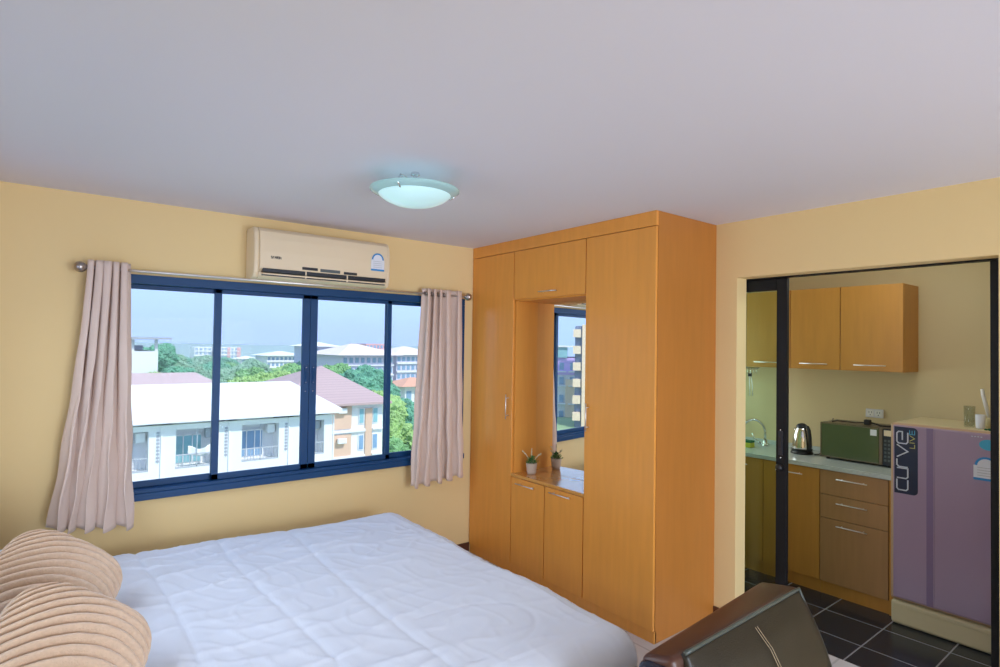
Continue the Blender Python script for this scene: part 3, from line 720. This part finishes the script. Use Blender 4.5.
# ------------------------------------------------------------------ fridge
FX=4.28; fl,fr_=.795,1.342; N0=set(bpy.data.objects)
fg=empty('refrigerator',(4.56,1.07,0),'lilac single door refrigerator with cream cabinet and navy badge','refrigerator')
MB().box(FX+.055,4.84,fl,fr_,.05,1.232).build('cabinet_body',M['fcream'],fg,bevel=.012,segs=3)
m=MB()
def rr(x0,x1,y0,y1,z0,z1,r,mt,nm_,par,segs=4):
    return MB().box(x0,x1,y0,y1,z0,z1).build(nm_,mt,par,bevel=r,segs=segs,smooth=False)
rr(FX+.006,FX+.052,fl,fr_,.135,1.232,.018,M['tan'],'door_edge_frame',fg)
MB().box(FX,FX+.02,fl+.012,fr_-.016,.150,1.222).build('door',M['lilac'],fg,bevel=.012,segs=4)
MB().box(FX-.0005,FX+.002,1.110,1.150,.155,1.218).build('handle_groove',M['lilacd'],fg)
MB().box(FX-.002,FX+.002,1.110,1.116,.155,1.218).build('groove_edge',M['lilac'],fg,bevel=.0008)
rr(FX+.012,FX+.075,fl,fr_,-.018,.128,.02,M['fcream'],'kick_panel',fg)
MB().box(FX+.008,FX+.016,fl+.05,fr_-.08,.095,.122).build('kick_panel_ridge',M['fcream'],fg,bevel=.004)
# navy badge with rounded right corners
def badge(par):
    y0,y1,z0,z1=1.193,1.317,.800,1.212; r=.025
    pts=[(y1,z0),(y1,z1)]+[(y0+r-r*math.sin(t),z1-r+r*math.cos(t)) for t in [PI/2*k/6 for k in range(7)]][::1]
    pts+=[(y0+r-r*math.cos(t),z0+r-r*math.sin(t)) for t in [PI/2*k/6 for k in range(7)]]
    o=MB().prism(pts,'x',FX-.0015,FX+.001).build('badge_plate',M['navyplate'],par)
    # letters run bottom to top: u = up (z), v = to the left (+y)
    m=MB(); W_=.058
    def rd(pts): return pts
    gl={'c':[[(1,1),(.15,1),(0,.85),(0,.15),(.15,0),(1,0)]],
        'u':[[(0,1),(0,.15),(.15,0),(1,0),(1,1)]],
        'r':[[(0,0),(0,.8),(.2,1),(.9,1)]],
        'v':[[(0,1),(.5,0),(1,1)]],
        'e':[[(.95,0),(.15,0),(0,.15),(0,.85),(.15,1),(.85,1),(1,.85),(1,.5),(.3,.5)]]}
    z=.822; adv={'c':.070,'u':.066,'r':.056,'v':.082,'e':.078}
    gap=.010
    for chh in 'curve':
        w_=adv[chh]*.93
        stroke_text(m,[[(p[0]*w_,p[1]*W_) for p in st] for st in gl[chh]],(FX-.0015,1.245,z),(0,0,1),(0,1,0),(-1,0,0),.0072,.0012)
        z+=adv[chh]+gap*.35
    m.build('badge_lettering',M['silver'],o)
    z=1.087
    for chh,mt in (('L','yellowp'),('I','yellowp'),('V','yellowp'),('E','teal')):
        m=MB(); w_={'L':.022,'I':.006,'V':.034,'E':.026}[chh]
        stroke_text(m,[[(p[0]*w_,p[1]*.026) for p in st] for st in L[chh]],(FX-.0015,1.2095,z),(0,0,1),(0,1,0),(-1,0,0),.0035,.0012)
        m.build('badge_lettering_small',M[mt],o); z+=w_+.007
badge(fg)
# stickers
m=MB().lathe([(0,0),(.042,0),(.042,.0015),(0,.0015)],(0,0,0),32)
bmesh.ops.transform(m.bm,matrix=Matrix.Translation((FX-.0002,.857,1.158))@Matrix.Rotation(R(-90),4,'Y')@Matrix.Diagonal((.72,1,1,1)),verts=m.bm.verts)
m.build('oval_sticker',M['teal'],fg,label='blue oval sticker')
energy_label(fg,(FX-.0003,.925,.955),(0,-1,0),(-1,0,0),.115,.135)
m=MB()
for k in range(4): m.box(FX-.001,FX+.001,.885+.014*k,.893+.014*k,1.197,1.202)
m.build('maker_mark',M['silver'],fg)
# things on the fridge
t1=empty('drinking_glass',(4.45,.945,1.233),'clear straight tumbler on top of the fridge','glass')
MB().lathe([(0,.0),(.025,.0),(.026,.004),(.028,.125),(.026,.125),(.023,.008),(0,.008)],(4.47,.985,1.2325),28).build('glass_wall',M['tumbler'],t1,smooth=True)
t1.location=(4.47,.985,1.2325)
for c in t1.children: c.location=(4.45-4.47,.945-.985,.0005)
cu=MB().lathe([(0,.0),(.020,.0),(.022,.01),(.024,.082),(.022,.082),(.020,.012),(0,.008)],(4.43,.925,1.2325),28).build('plastic_cup',M['pale'],None,smooth=True)
tag(cu,'small pale cup beside the tumbler on the fridge','cup')
bo=empty('spray_wand',(4.56,.895,1.2325),'tall white stick leaning behind the cups on the fridge','stick')
MB().tube([(4.52,.90,1.28),(4.545,.935,1.42),(4.55,.942,1.46)],[.009,.011,.009],10).build('stick',M['white'],bo,smooth=True)
MB().lathe([(0,0),(.024,0),(.024,.05),(.014,.06),(0,.06)],(4.52,.895,1.2325),20).build('stand',M['fcream'],bo,smooth=True)
for k,(x,y,s_) in enumerate(((4.36,.885,.007),(4.35,.865,.006),(4.38,.872,.008))):
    tag(MB().ball((x,y,1.2325+s_*.6),s_,2,(1,1.3,.7)).build('pebble',M['sponge_g'],None,smooth=True),'tiny dark green bead on the front edge of the fridge top','bead','beads on the fridge')

# stand the fridge and what is on it a little forward of the units
for o in list(bpy.data.objects):
    if o not in N0 and o.parent is None: o.location=Vector(o.location)+Vector((-.085,-.006,.019))
# ------------------------------------------------------------------ OUTSIDE
GZ=-11.0
box(-200,400,4.6,420,GZ-.5,GZ).build('ground',M['ground'],kind=S)
def hillfn(u,v):
    x=-260+760*u; y=420+60*v; z=GZ+ (11.2+1.6*noise.noise(Vector((x*.012,3,0)))+.8*noise.noise(Vector((x*.06,1,0))))*math.sin(PI*min(1,v*1.2))
    return (x,y,z)
MB().grid(160,10,hillfn).build('hills',M['hill'],None,smooth=True,kind=S)
# white row building
wb=empty('row_building',(4.,33,GZ),'long white building with pale sheet roof and recessed balconies below the window','building')
F=28.0; xr=11.4; xl=-6
lps=[(-.86+2.66*k,-.86+2.66*k+1.65) for k in range(-1,5)]  # balcony openings in X: ...4.46-6.11,7.12-8.77,9.78
lps=[(a,b) for a,b in lps if b<xr-.2]+[(9.8,10.98)]
ztop,zbot=-2.12,-3.80
m=MB(); xs=[xl]+[v for p in lps for v in p]+[xr]
for i in range(0,len(xs),2): m.box(xs[i],xs[i+1],F,F+.25,GZ,-1.9)
for a,b in lps: m.box(a,b,F,F+.25,ztop,-1.9); m.box(a,b,F,F+.25,GZ,zbot); m.box(a,b,F+.9,F+1.0,zbot-.3,ztop+.2)
m.box(xr-.25,xr,F+.25,38.8,GZ,-1.9).box(xl,xl+.25,F+.25,38.8,GZ,-1.9).box(xl,xr,38.6,38.8,GZ,-1.9).box(xl+.3,xr-.3,F+.25,F+.9,zbot-.15,zbot)
for a,b in lps: m.box(a-.1,a,F+.25,F+.95,zbot,ztop).box(b,b+.1,F+.25,F+.95,zbot,ztop)
m.build('wall',M['owall'],wb)
m=MB(); e0,e1=F-.5,39.2; ez=-1.56; rz=-.50; rY=33.2; A=xl-.5; B=11.7
m.poly([(A,e0,ez),(B,e0,ez),(B-.75,rY,rz),(A,rY,rz),(A,e1,ez),(B,e1,ez),(A,e0,ez-.2),(B,e0,ez-.2),(A,e1,ez-.2),(B,e1,ez-.2)],
   [(0,1,2,3),(3,2,5,4),(1,5,2),(0,3,4),(0,6,7,1),(4,5,9,8),(1,7,9,5),(0,4,8,6),(6,8,9,7)])
m.build('roof',M['oroof'],wb)
MB().box(A,B-.4,30.55,30.62,-1.12,-1.02,).build('roof_joint',M['ogrey'],wb)
for i,(a,b) in enumerate(lps):
    wnd=MB().box(a+.05,b-.5,F+.85,F+.9,zbot+.1,ztop-.35).build('window',M['oteal'] if i%2 else M['oglass'],wb)
    m=MB(); 
    for k in range(4):
        x=a+.05+(b-.55-a)*k/3; m.box(x-.02,x+.02,F+.80,F+.85,zbot+.1,ztop-.35)
    m.box(a,b-.5,F+.80,F+.85,ztop-.40,ztop-.33); m.build('window_bars',M['owall'],wnd)
    m=MB(); m.box(a,b,F+.02,F+.05,zbot+.55,zbot+.60).box(a,b,F+.02,F+.05,zbot+.02,zbot+.07)
    for k in range(13): x=a+(b-a)*k/12; m.box(x-.009,x+.009,F+.025,F+.045,zbot+.05,zbot+.57)
    for k in range(3): x=a+(b-a)*k/2; m.box(x-.015,x+.015,F+.02,F+.05,zbot,ztop)
    m.build('railing',M['orail'],wb)
    MB().box(b-.42,b-.08,F+.35,F+.7,ztop-.5,ztop-.08).build('condenser',M['ogrey'] if i%2 else M['owall'],wb,bevel=.02)
    m=MB(); m.box(b+.33,b+.35,F-.01,F+.01,-3.5,-2.15)
    for k in range(9): m.box(b+.28,b+.40,F-.02,F+.02,-2.15-.15*k-.09,-2.15-.15*k)
    if b<10: m.build('vent_strip',M['ogrey'],wb)
    MB().box(b+.44,b+.5,F-.05,F,GZ,-1.9).build('downpipe',M['owall'],wb)
def cloth(u,v):
    x=4.95+.95*u; return (x,F+.12+.03*math.sin(u*15),-2.86-.40*v-.16*math.sin(PI*u)*(1-.5*v)+.03*math.sin(u*9))
tag(MB().grid(20,8,cloth).build('laundry',M['white'],None,smooth=True,solid=.01),'white laundry sheet hung in a balcony of the white row building','laundry')
# brown roofed house
bh=empty('brown_roof_house',(14,39,GZ),'white and tan house with a mauve brown pyramid roof behind the white row building','house')
h0,h1,v0,v1=10.4,17.2,34.0,44.0
MB().box(h0,h1,v0,v1,GZ,-2.0).build('wall',M['owall'],bh)
MB().poly([(9.9,33.4,-1.98),(17.55,33.4,-1.98),(17.55,44.6,-1.98),(9.9,44.6,-1.98),(14.97,39,.137),(9.9,33.4,-2.12),(17.55,33.4,-2.12),(17.55,44.6,-2.12),(9.9,44.6,-2.12)],
   [(0,1,4),(1,2,4),(2,3,4),(3,0,4),(0,5,6,1),(1,6,7,2),(2,7,8,3),(3,8,5,0),(5,8,7,6)]).build('roof',M['obrownroof'],bh)
MB().box(12.6,15.05,v0-.08,v0,-3.6,-2.2).box(12.6,15.05,v0-.08,v0,-5.6,-3.95).build('cladding_panel',M['opanel'],bh)
MB().box(15.98,16.42,v0-.10,v0,GZ,-2.4).build('cladding_strip',M['opanel'],bh)
for (a,b) in ((15.58,15.85),(16.52,16.80)):
    for (z0,z1) in ((-3.3,-2.42),(-4.95,-4.08)):
        f_=MB().box(a-.05,b+.05,v0-.06,v0,z0-.05,z1+.05).build('window_surround',M['owall'],bh)
        MB().box(a,b,v0-.08,v0-.05,z0,z1).build('window_glass',M['oteal'] if z0>-4 else M['oglass'],f_)
for z in (-3.75,-5.35): MB().box(h0,15.95,v0-.18,v0,z-.08,z+.08).box(16.44,h1,v0-.18,v0,z-.02,z+.08).build('string_course',M['owall'],bh)
for z in (-2.45,-4.3): MB().box(14.1,14.65,v0-.35,v0-.09,z-.16,z+.16).build('condenser',M['white'],bh,bevel=.03)
# red roofed house
rh=empty('red_roof_house',(2,45,GZ),'house with a long dusty red tiled roof just behind the white row building','house')
MB().box(-8,9.9,40.5,49.5,GZ,-1.95).build('wall',M['owall'],rh)
MB().poly([(-8.6,40,-1.95),(10.6,40,-1.95),(10.6,50,-1.95),(-8.6,50,-1.95),(-4,45,-.50),(8.25,45,-.50),(-8.6,40,-2.1),(10.6,40,-2.1),(10.6,50,-2.1),(-8.6,50,-2.1)],
  [(0,1,5,4),(1,2,5),(2,3,4,5),(3,0,4),(0,6,7,1),(1,7,8,2),(2,8,9,3),(3,9,6,0),(6,9,8,7)]).build('roof',M['oredroof'],rh)
# rooftop pavilion building
pv=empty('pavilion_building',(3.5,63,GZ),'pale block with a flat-roofed open terrace at the left of the view','building')
MB().box(-4,7.95,60,68,GZ,.72).build('wall',M['owall'],pv)
MB().box(-5,8.9,59.3,69,1.78,1.98).build('terrace_roof',M['ogrey'],pv)
for X in (-3.5,1.5,6.0,7.8): MB().box(X-.12,X+.12,60,60.3,.72,1.78).build('column',M['owall'],pv)
MB().box(-3.5,7.6,67.4,67.6,.72,1.2).build('rear_screen',M['olav'],pv)
# far buildings
def block(name,label,cat,x0,x1,y0,y1,z1,mt,rows,cols,wz=None,roof=None,group=None,wm=None,z0w=None,stripe=None,rh_=1.5,ov=1.0):
    e=empty(name,((x0+x1)/2,(y0+y1)/2,GZ),label,cat,group)
    MB().box(x0,x1,y0,y1,GZ,z1).build('wall',mt,e)
    fh=3.0*(1 if wz is None else wz)
    ww=(x1-x0)/cols
    for r_ in range(rows):
        m=MB()
        zz=z1-fh*(r_+1)+fh*.25
        for c in range(cols):
            xx=x0+ww*(c+.22); m.box(xx,xx+ww*.56,y0-.08,y0+.02,zz,zz+fh*.5)
        m.build('window_row',wm or M['oglass'],e)
        MB().box(x0,x1,y0-.35,y0,z1-fh*(r_+1)-.1,z1-fh*(r_+1)+.1).build('floor_slab',M['owall'],e)
    if stripe:
        for (a,b) in stripe: MB().box(x0+(x1-x0)*a,x0+(x1-x0)*b,y0-.2,y0,GZ,z1).build('coloured_panel',M['ored'],e)
    if roof:
        a,b,c,d_=x0-ov,x1+ov,y0-ov,y1+ov; cy=(c+d_)/2; hw=min((b-a)/2,(d_-c)/2)*.9
        MB().poly([(a,c,z1),(b,c,z1),(b,d_,z1),(a,d_,z1),(a+hw,cy,z1+rh_),(b-hw,cy,z1+rh_)],[(0,1,5,4),(1,2,5),(2,3,4,5),(3,0,4),(3,2,1,0)]).build('roof',roof,e)
    return e
block('hotel_tower','distant white hotel block with coral vertical panels','building',47.2,54.8,220,232,-.35,M['owall'],5,7,stripe=((.0,.12),(.42,.54),(.84,1.0)),wz=.45)
block('hotel_wing','low white wing left of the coral striped hotel','building',41.0,46.6,226,234,-.4,M['owall'],2,4,wz=.5)
block('distant_villa','distant broad white villa with pale hipped roof beyond the trees','building',43.6,53.0,150,160,-1.7,M['owall'],2,9,roof=M['oroof'],rh_=1.1,wz=.5)
block('small_house','small white house with flat roof right of the pavilion block','house',14.6,17.0,100,104,-.95,M['owall'],1,3,wz=.4)
block('small_house','tiny pale house between hotel and villa','house',45.0,49.0,180,185,-3.3,M['owall'],1,3,roof=M['oroof'],rh_=.8,wz=.5)
block('condo_block','pale lavender condo wing just right of the central mullion','building',41.0,46.4,112,122,1.0,M['olav'],4,3,roof=M['owall'],rh_=.9,wz=.6)
block('condo_block','large pale condo with pinkish hipped roof behind the trees','building',40.2,50.0,95,108,-.35,M['olav'],4,9,roof=M['opink'],rh_=2.0,ov=1.4,wz=.6)
block('condo_block','grey lavender condo block at the right with rows of windows','building',52.8,62,99,110,-.35,M['olav'],6,9,roof=M['opink'],rh_=1.6,wz=.55)
block('red_topped_block','far block with a small reddish top storey above the condo roof','building',61,66.5,130,140,1.7,M['ored'],1,6,wz=.5)
e=block('orange_roof_house','low house with bright orange roof among the trees','house',44.2,50,80,86,-4.9,M['owall'],1,4,roof=M['oorange'],rh_=1.2)
# trees
def crown_mesh(seed,rad,sub=4):
    rnd=random.Random(seed); m=MB()
    lobes=[(Vector((0,0,0)),1.0)]+[(Vector((math.cos(a),math.sin(a),.25*rnd.random()-.15))*.62,.5+.2*rnd.random()) for a in [k*2*PI/6+rnd.random() for k in range(6)]]+[(Vector((rnd.random()-.5,rnd.random()-.5,.55)),.5),(Vector((rnd.random()-.5,rnd.random()-.5,.5)),.45)]
    for c,r_ in lobes:
        d_=bmesh.ops.create_icosphere(m.bm,subdivisions=sub,radius=rad*r_)
        for v in d_['verts']:
            n=v.co.normalized(); off=Vector((seed*3.1+c.x*5,c.y*5,c.z*5))
            k=1+.26*noise.noise(n*2.6+off)+.22*noise.noise(n*6+off)+.22*noise.noise(n*14+off)
            v.co=Vector((v.co.x,v.co.y,v.co.z*.8))*k+c*rad
    return m
def tree(x,y,top,rad,mt,label,seed):
    e=empty('tree',(x,y,GZ),label,'tree','trees outside the window')
    cz=top-rad*.95
    MB().tube([(x,y,GZ),(x+.2,y,(GZ+cz)/2),(x,y,cz)],[.35,.28,.2],8).build('trunk',M['bark'],e,smooth=True)
    m=crown_mesh(seed,rad*.72); bmesh.ops.translate(m.bm,vec=(x,y,cz),verts=m.bm.verts)
    m.build('crown',mt,e,smooth=False)
TR=[
 (37.2,70,-4.8,3.2,'t1','deep green tree below the orange roof'),
 (44.0,160,-1.6,5.0,'t3','hazy far tree at the foot of the coral striped hotel'),
 (37.5,165,-1.2,5.0,'t1','hazy far tree at the foot of the low white wing'),
 (30.5,160,-.6,5.0,'t3','hazy far tree beyond the first window mullion'),
 (24.0,150,-.4,5.0,'t1','hazy far tree right of the pavilion block'),
 (19.0,110,-1.2,4.2,'t3','hazy far tree below the small flat house'),
 (24.5,118,-.9,4.4,'t1','hazy far tree left of the coral striped hotel'),
 (29.5,125,-1.3,4.6,'t0','hazy far tree below the coral striped hotel'),
 (35.0,130,-.7,4.6,'t3','hazy far tree between hotel and villa'),
 (36.0,112,-1.3,4.2,'t2','hazy far tree left of the villa base'),
 (40.5,118,-1.2,4.4,'t1','hazy far tree in front of the villa'),
 (15.0,100,-1.2,3.6,'t0','hazy far tree under the small flat house'),
 (31.0,84,-.9,3.4,'t0','green tree just left of the central mullion'),
 (27.0,84,-1.6,3.4,'t2','lime tree before the far villa'),
 (22.0,84,-.9,3.4,'t0','green tree in the middle distance of the centre pane'),
 (18.2,84,-1.0,3.4,'t3','grey green tree in the middle distance by the mullion'),
 (36.0,74,-1.6,3.6,'t1','deep green tree in front of the grey lavender condo'),
 # x,y,top,rad,mat,label
 (6.5,54,-.20,2.6,'t2','lime green tree above the left part of the red roof'),
 (9.6,58,.15,2.8,'t1','deep green tree above the right part of the red roof'),
 (12.3,60,-.6,2.6,'t3','grey green tree right of the red roof ridge'),
 (9.9,75,2.0,2.4,'t1','dark rounded tree beside the pavilion block'),
 (13.5,90,.6,3.0,'t3','hazy tree right of the pavilion block'),
 (12.8,50,-1.2,2.4,'t0','mid green tree seen left of the first window mullion'),
 (14.8,58,-.9,2.9,'t2','lime green tree right of the first window mullion'),
 (17.4,56,-1.3,2.9,'t0','mid green tree above the white roof centre'),
 (18.5,62,-.5,3.0,'t2','yellowish green tree in the middle of the centre pane'),
 (21.2,64,.1,3.2,'t0','mid green tree standing tallest in the centre pane'),
 (23.6,62,-.3,3.0,'t2','lime green tree left of the central mullion'),
 (15.5,74,-1.3,3.2,'t3','grey green tree below the coral striped hotel'),
 (23.5,90,-.4,3.5,'t3','hazy tree between hotel and villa'),
 (27.5,68,.1,3.4,'t0','mid green tree just right of the central mullion'),
 (26.6,58,.25,4.0,'t1','big deep green tree above the mauve roof'),
 (24.6,54,-.7,3.2,'t1','deep green tree behind the mauve roof slope'),
 (24.3,49,-1.8,3.2,'t2','lime green tree right behind the mauve roof corner'),
 (22.5,44,-3.2,3.0,'t2','bright tree low beside the tan house'),
 (27.2,48,-3.2,3.4,'t1','deep green tree in the right pane under the orange roof'),
 (25.0,42,-4.6,3.2,'t2','bright lime tree at the middle of the right pane'),
 (28.5,55,-3.3,3.2,'t0','mid green tree at the right edge of the right pane'),
 (21.6,36,-6.2,2.8,'t3','grey green tree at the bottom of the right pane'),
 (24.5,37,-5.8,2.8,'t0','mid green tree at the lower right of the right pane'),
 (21.0,40,-5.0,2.2,'t0','mid green tree beside the tan house wall'),
]
for i,t in enumerate(TR): tree(*t[:4],M[t[4]],t[5],i+1)
# purple building and balcony tower seen in the mirror
dv=Vector((-.8156,.5786,0)); rv=Vector((-.5786,-.8156,0)); base=Vector((6.494,.534,0))
ang=math.atan2(rv.y,rv.x)
def mir(name,label,dist,off,cat='building'):
    c=base+dv*dist+rv*off
    return empty(name,(c.x,c.y,GZ),label,cat,None,None,ang)
def lb(u0,u1,v0,v1,z0,z1): return MB().box(u0,u1,v0,v1,z0-GZ,z1-GZ)
D=105
pb=mir('purple_building','purple and white apartment building reflected in the wardrobe mirror',D,0)
# local x = right in mirror, local y = towards viewer when positive or away; facade at y=0
sgn=1 if (Matrix.Rotation(ang,3,'Z')@Vector((0,1,0))).dot(dv)<0 else -1
def L_(u0,u1,d0,d1,z0,z1): return lb(u0,u1,min(sgn*d0,sgn*d1),max(sgn*d0,sgn*d1),z0,z1)
L_(-16,1.2,-12,0,GZ,-.3).build('wall',M['owall'],pb,local=True)
L_(-16,1.2,-12,.3,-3.4,-.3).build('purple_storey',M['opurple'],pb,local=True)
L_(-17,-.6,-12,.8,-.3,1.6).build('roof_storey',M['oteal'],pb,local=True)
L_(-17.5,1.6,-12,1.2,1.6,1.9).build('roof_slab',M['owall'],pb,local=True)
for z in (-1.6,-4.2,-7.4,-10.3):
    for k in range(9):
        u=-15.5+1.9*k; L_(u+.2,u+1.0,0,.35,z-.9,z+.4).build('window',M['oglass'],pb,local=True)
        L_(u-.1,u+1.4,0,.9,z-1.3,z-1.1).build('balcony_slab',M['owall'],pb,local=True)
L_(-.9,1.2,0,.6,GZ,-4.2).build('peach_panel',M['ocream'],pb,local=True)
tw=mir('balcony_tower','peach apartment tower with stacked balconies reflected in the wardrobe mirror',92,0)
L_(.7,12,-8,0,GZ,5.0).build('wall',M['oslate'],tw,local=True)
for k in range(8):
    z=3.2-2.6*k; L_(.35,1.55,0,1.2,z,z+1.25).build('balcony',M['ocream'],tw,local=True)
L_(1.75,12,-8,.9,GZ,5.2).build('wall_face',M['ocream'],tw,local=True)

hz=bpy.data.materials.new('thin_haze'); hz.use_nodes=True; nt=hz.node_tree; nt.nodes.clear()
o_=nt.nodes.new('ShaderNodeOutputMaterial'); v_=nt.nodes.new('ShaderNodeVolumeScatter'); v_.inputs['Color'].default_value=(.88,.94,1,1); v_.inputs['Density'].default_value=.0014; v_.inputs['Anisotropy'].default_value=.2
nt.links.new(v_.outputs[0],o_.inputs['Volume'])
hzo=MB().box(-160,300,12,410,GZ+.05,14).build('haze',hz); tag(hzo,'thin pale blue haze over the town outside the window','haze',kind='stuff')
# ------------------------------------------------------------------ lighting
wl=bpy.data.worlds.new('sky'); sc.world=wl; wl.use_nodes=True; nt=wl.node_tree; nt.nodes.clear()
out=nt.nodes.new('ShaderNodeOutputWorld'); bg=nt.nodes.new('ShaderNodeBackground'); tc=nt.nodes.new('ShaderNodeTexCoord')
sx=nt.nodes.new('ShaderNodeSeparateXYZ'); cr=nt.nodes.new('ShaderNodeValToRGB')
nt.links.new(tc.outputs['Generated'],sx.inputs[0])
ns=nt.nodes.new('ShaderNodeTexNoise'); ns.inputs['Scale'].default_value=2.2; ns.inputs['Detail'].default_value=4
mp=nt.nodes.new('ShaderNodeMapping'); mp.inputs['Scale'].default_value=(1,1,3.5); nt.links.new(tc.outputs['Generated'],mp.inputs[0]); nt.links.new(mp.outputs[0],ns.inputs['Vector'])
ma=nt.nodes.new('ShaderNodeMath'); ma.operation='MULTIPLY_ADD'; ma.inputs[1].default_value=.10; nt.links.new(ns.outputs['Fac'],ma.inputs[0]); nt.links.new(sx.outputs['Z'],ma.inputs[2])
nt.links.new(ma.outputs[0],cr.inputs[0]); nt.links.new(cr.outputs[0],bg.inputs[0]); nt.links.new(bg.outputs[0],out.inputs[0])
el=cr.color_ramp.elements; el[0].position=.0; el[0].color=(.45,.58,.90,1); el[1].position=1; el[1].color=(.36,.55,.92,1)
for p,c in ((.05,(.39,.57,.96)),(.13,(.43,.62,1.0)),(.25,(.47,.69,1.0))):
    e_=el.new(p); e_.color=(*c,1)
bg.inputs[1].default_value=1.5
def light(name,kind_,loc,rot,energy,col,size=None,sizey=None):
    l=bpy.data.lights.new(name,kind_); l.energy=energy; l.color=col
    if kind_=='AREA':
        l.shape='RECTANGLE'; l.size=size; l.size_y=sizey
    elif kind_=='POINT': l.shadow_soft_size=size or .1
    o=bpy.data.objects.new(name,l); COL.objects.link(o); o.location=loc; o.rotation_euler=rot; return o
s=light('sun','SUN',(0,-5,20),(R(42),0,R(25)),3.8,(1,.96,.9)); s.data.angle=R(1.5)
# fill light added outside the made-up side window above the bed head
sl=light('side_window_fill','AREA',(XL-.14,2.35,1.78),(0,R(-62),0),15,(.82,.90,1.0),.9,1.95); sl.data.spread=R(125)
# main fill light, added outside the made-up balcony door at the rear
rl=light('rear_fill','AREA',(1.7,YB-.15,1.08),(R(80),0,0),82,(.86,.92,1.0),2.4,2.0); rl.data.spread=R(115)
# extra ceiling lamp added behind the camera to brighten the room
l2=empty('ceiling_lamp',(.6,-2.4,2.36),'added round glass bowl lamp on the ceiling in the unseen rear half of the room','ceiling lamp')
MB().lathe([(0,-.135),(.05,-.132),(.10,-.118),(.145,-.092),(.165,-.07),(.214,-.05),(.2,-.056),(.15,-.066),(0,-.105)],(.6,-2.4,H),40).build('glass_bowl',M['lamplit'],l2,smooth=True)
MB().lathe([(0,0),(.085,0),(.085,-.03),(0,-.04)],(.6,-2.4,H),24).build('ceiling_base',M['white'],l2)
light('room_fill','POINT',(.6,-2.4,2.05),(0,0,0),8,(.86,.92,1),.3)  # fill light below the added rear ceiling lamp
light('kitchen_fill','POINT',(4.0,1.3,2.36),(0,0,0),6,(.94,1,.95),.12)  # fill light for the kitchen, at the added ceiling lamp
light('kitchen_window_fill','AREA',(4.2,KL+.13,1.55),(R(-90),0,0),13,(.84,.96,.92),.74,.94)  # fill light added outside the made-up kitchen window
kl=empty('ceiling_lamp',(4.0,1.3,2.42),'added small round lamp on the kitchen ceiling, out of view','ceiling lamp')  # added fixture, hidden above the opening, to carry the kitchen fill
MB().lathe([(0,-.07),(.08,-.06),(.12,-.03),(.12,0),(0,0)],(4.0,1.3,H),28).build('glass_bowl',M['lamplit'],kl,smooth=True)

# ------------------------------------------------------------------ camera
f,a,p,r=575.5977,0.9039,0.0211,0.0152
F_=Vector((math.cos(a)*math.cos(p),math.sin(a)*math.cos(p),math.sin(p))); R_=Vector((math.sin(a),-math.cos(a),0)); U_=R_.cross(F_)
R2=math.cos(r)*R_+math.sin(r)*U_; U2=-math.sin(r)*R_+math.cos(r)*U_
cam=bpy.data.cameras.new('camera'); co=bpy.data.objects.new('camera',cam); COL.objects.link(co)
co.matrix_world=Matrix(((R2.x,U2.x,-F_.x,0),(R2.y,U2.y,-F_.y,0),(R2.z,U2.z,-F_.z,1.6979),(0,0,0,1)))
cam.sensor_fit='HORIZONTAL'; cam.sensor_width=36; cam.lens=f*36/1000; cam.clip_start=.05; cam.clip_end=1500
sc.camera=co
vs=sc.view_settings; vs.view_transform='Standard'; vs.look='None'; vs.exposure=0; vs.gamma=1; vs.use_curve_mapping=False
sc.cycles.use_denoising=True
sc.cycles.max_bounces=10; sc.cycles.diffuse_bounces=6; sc.cycles.transparent_max_bounces=12
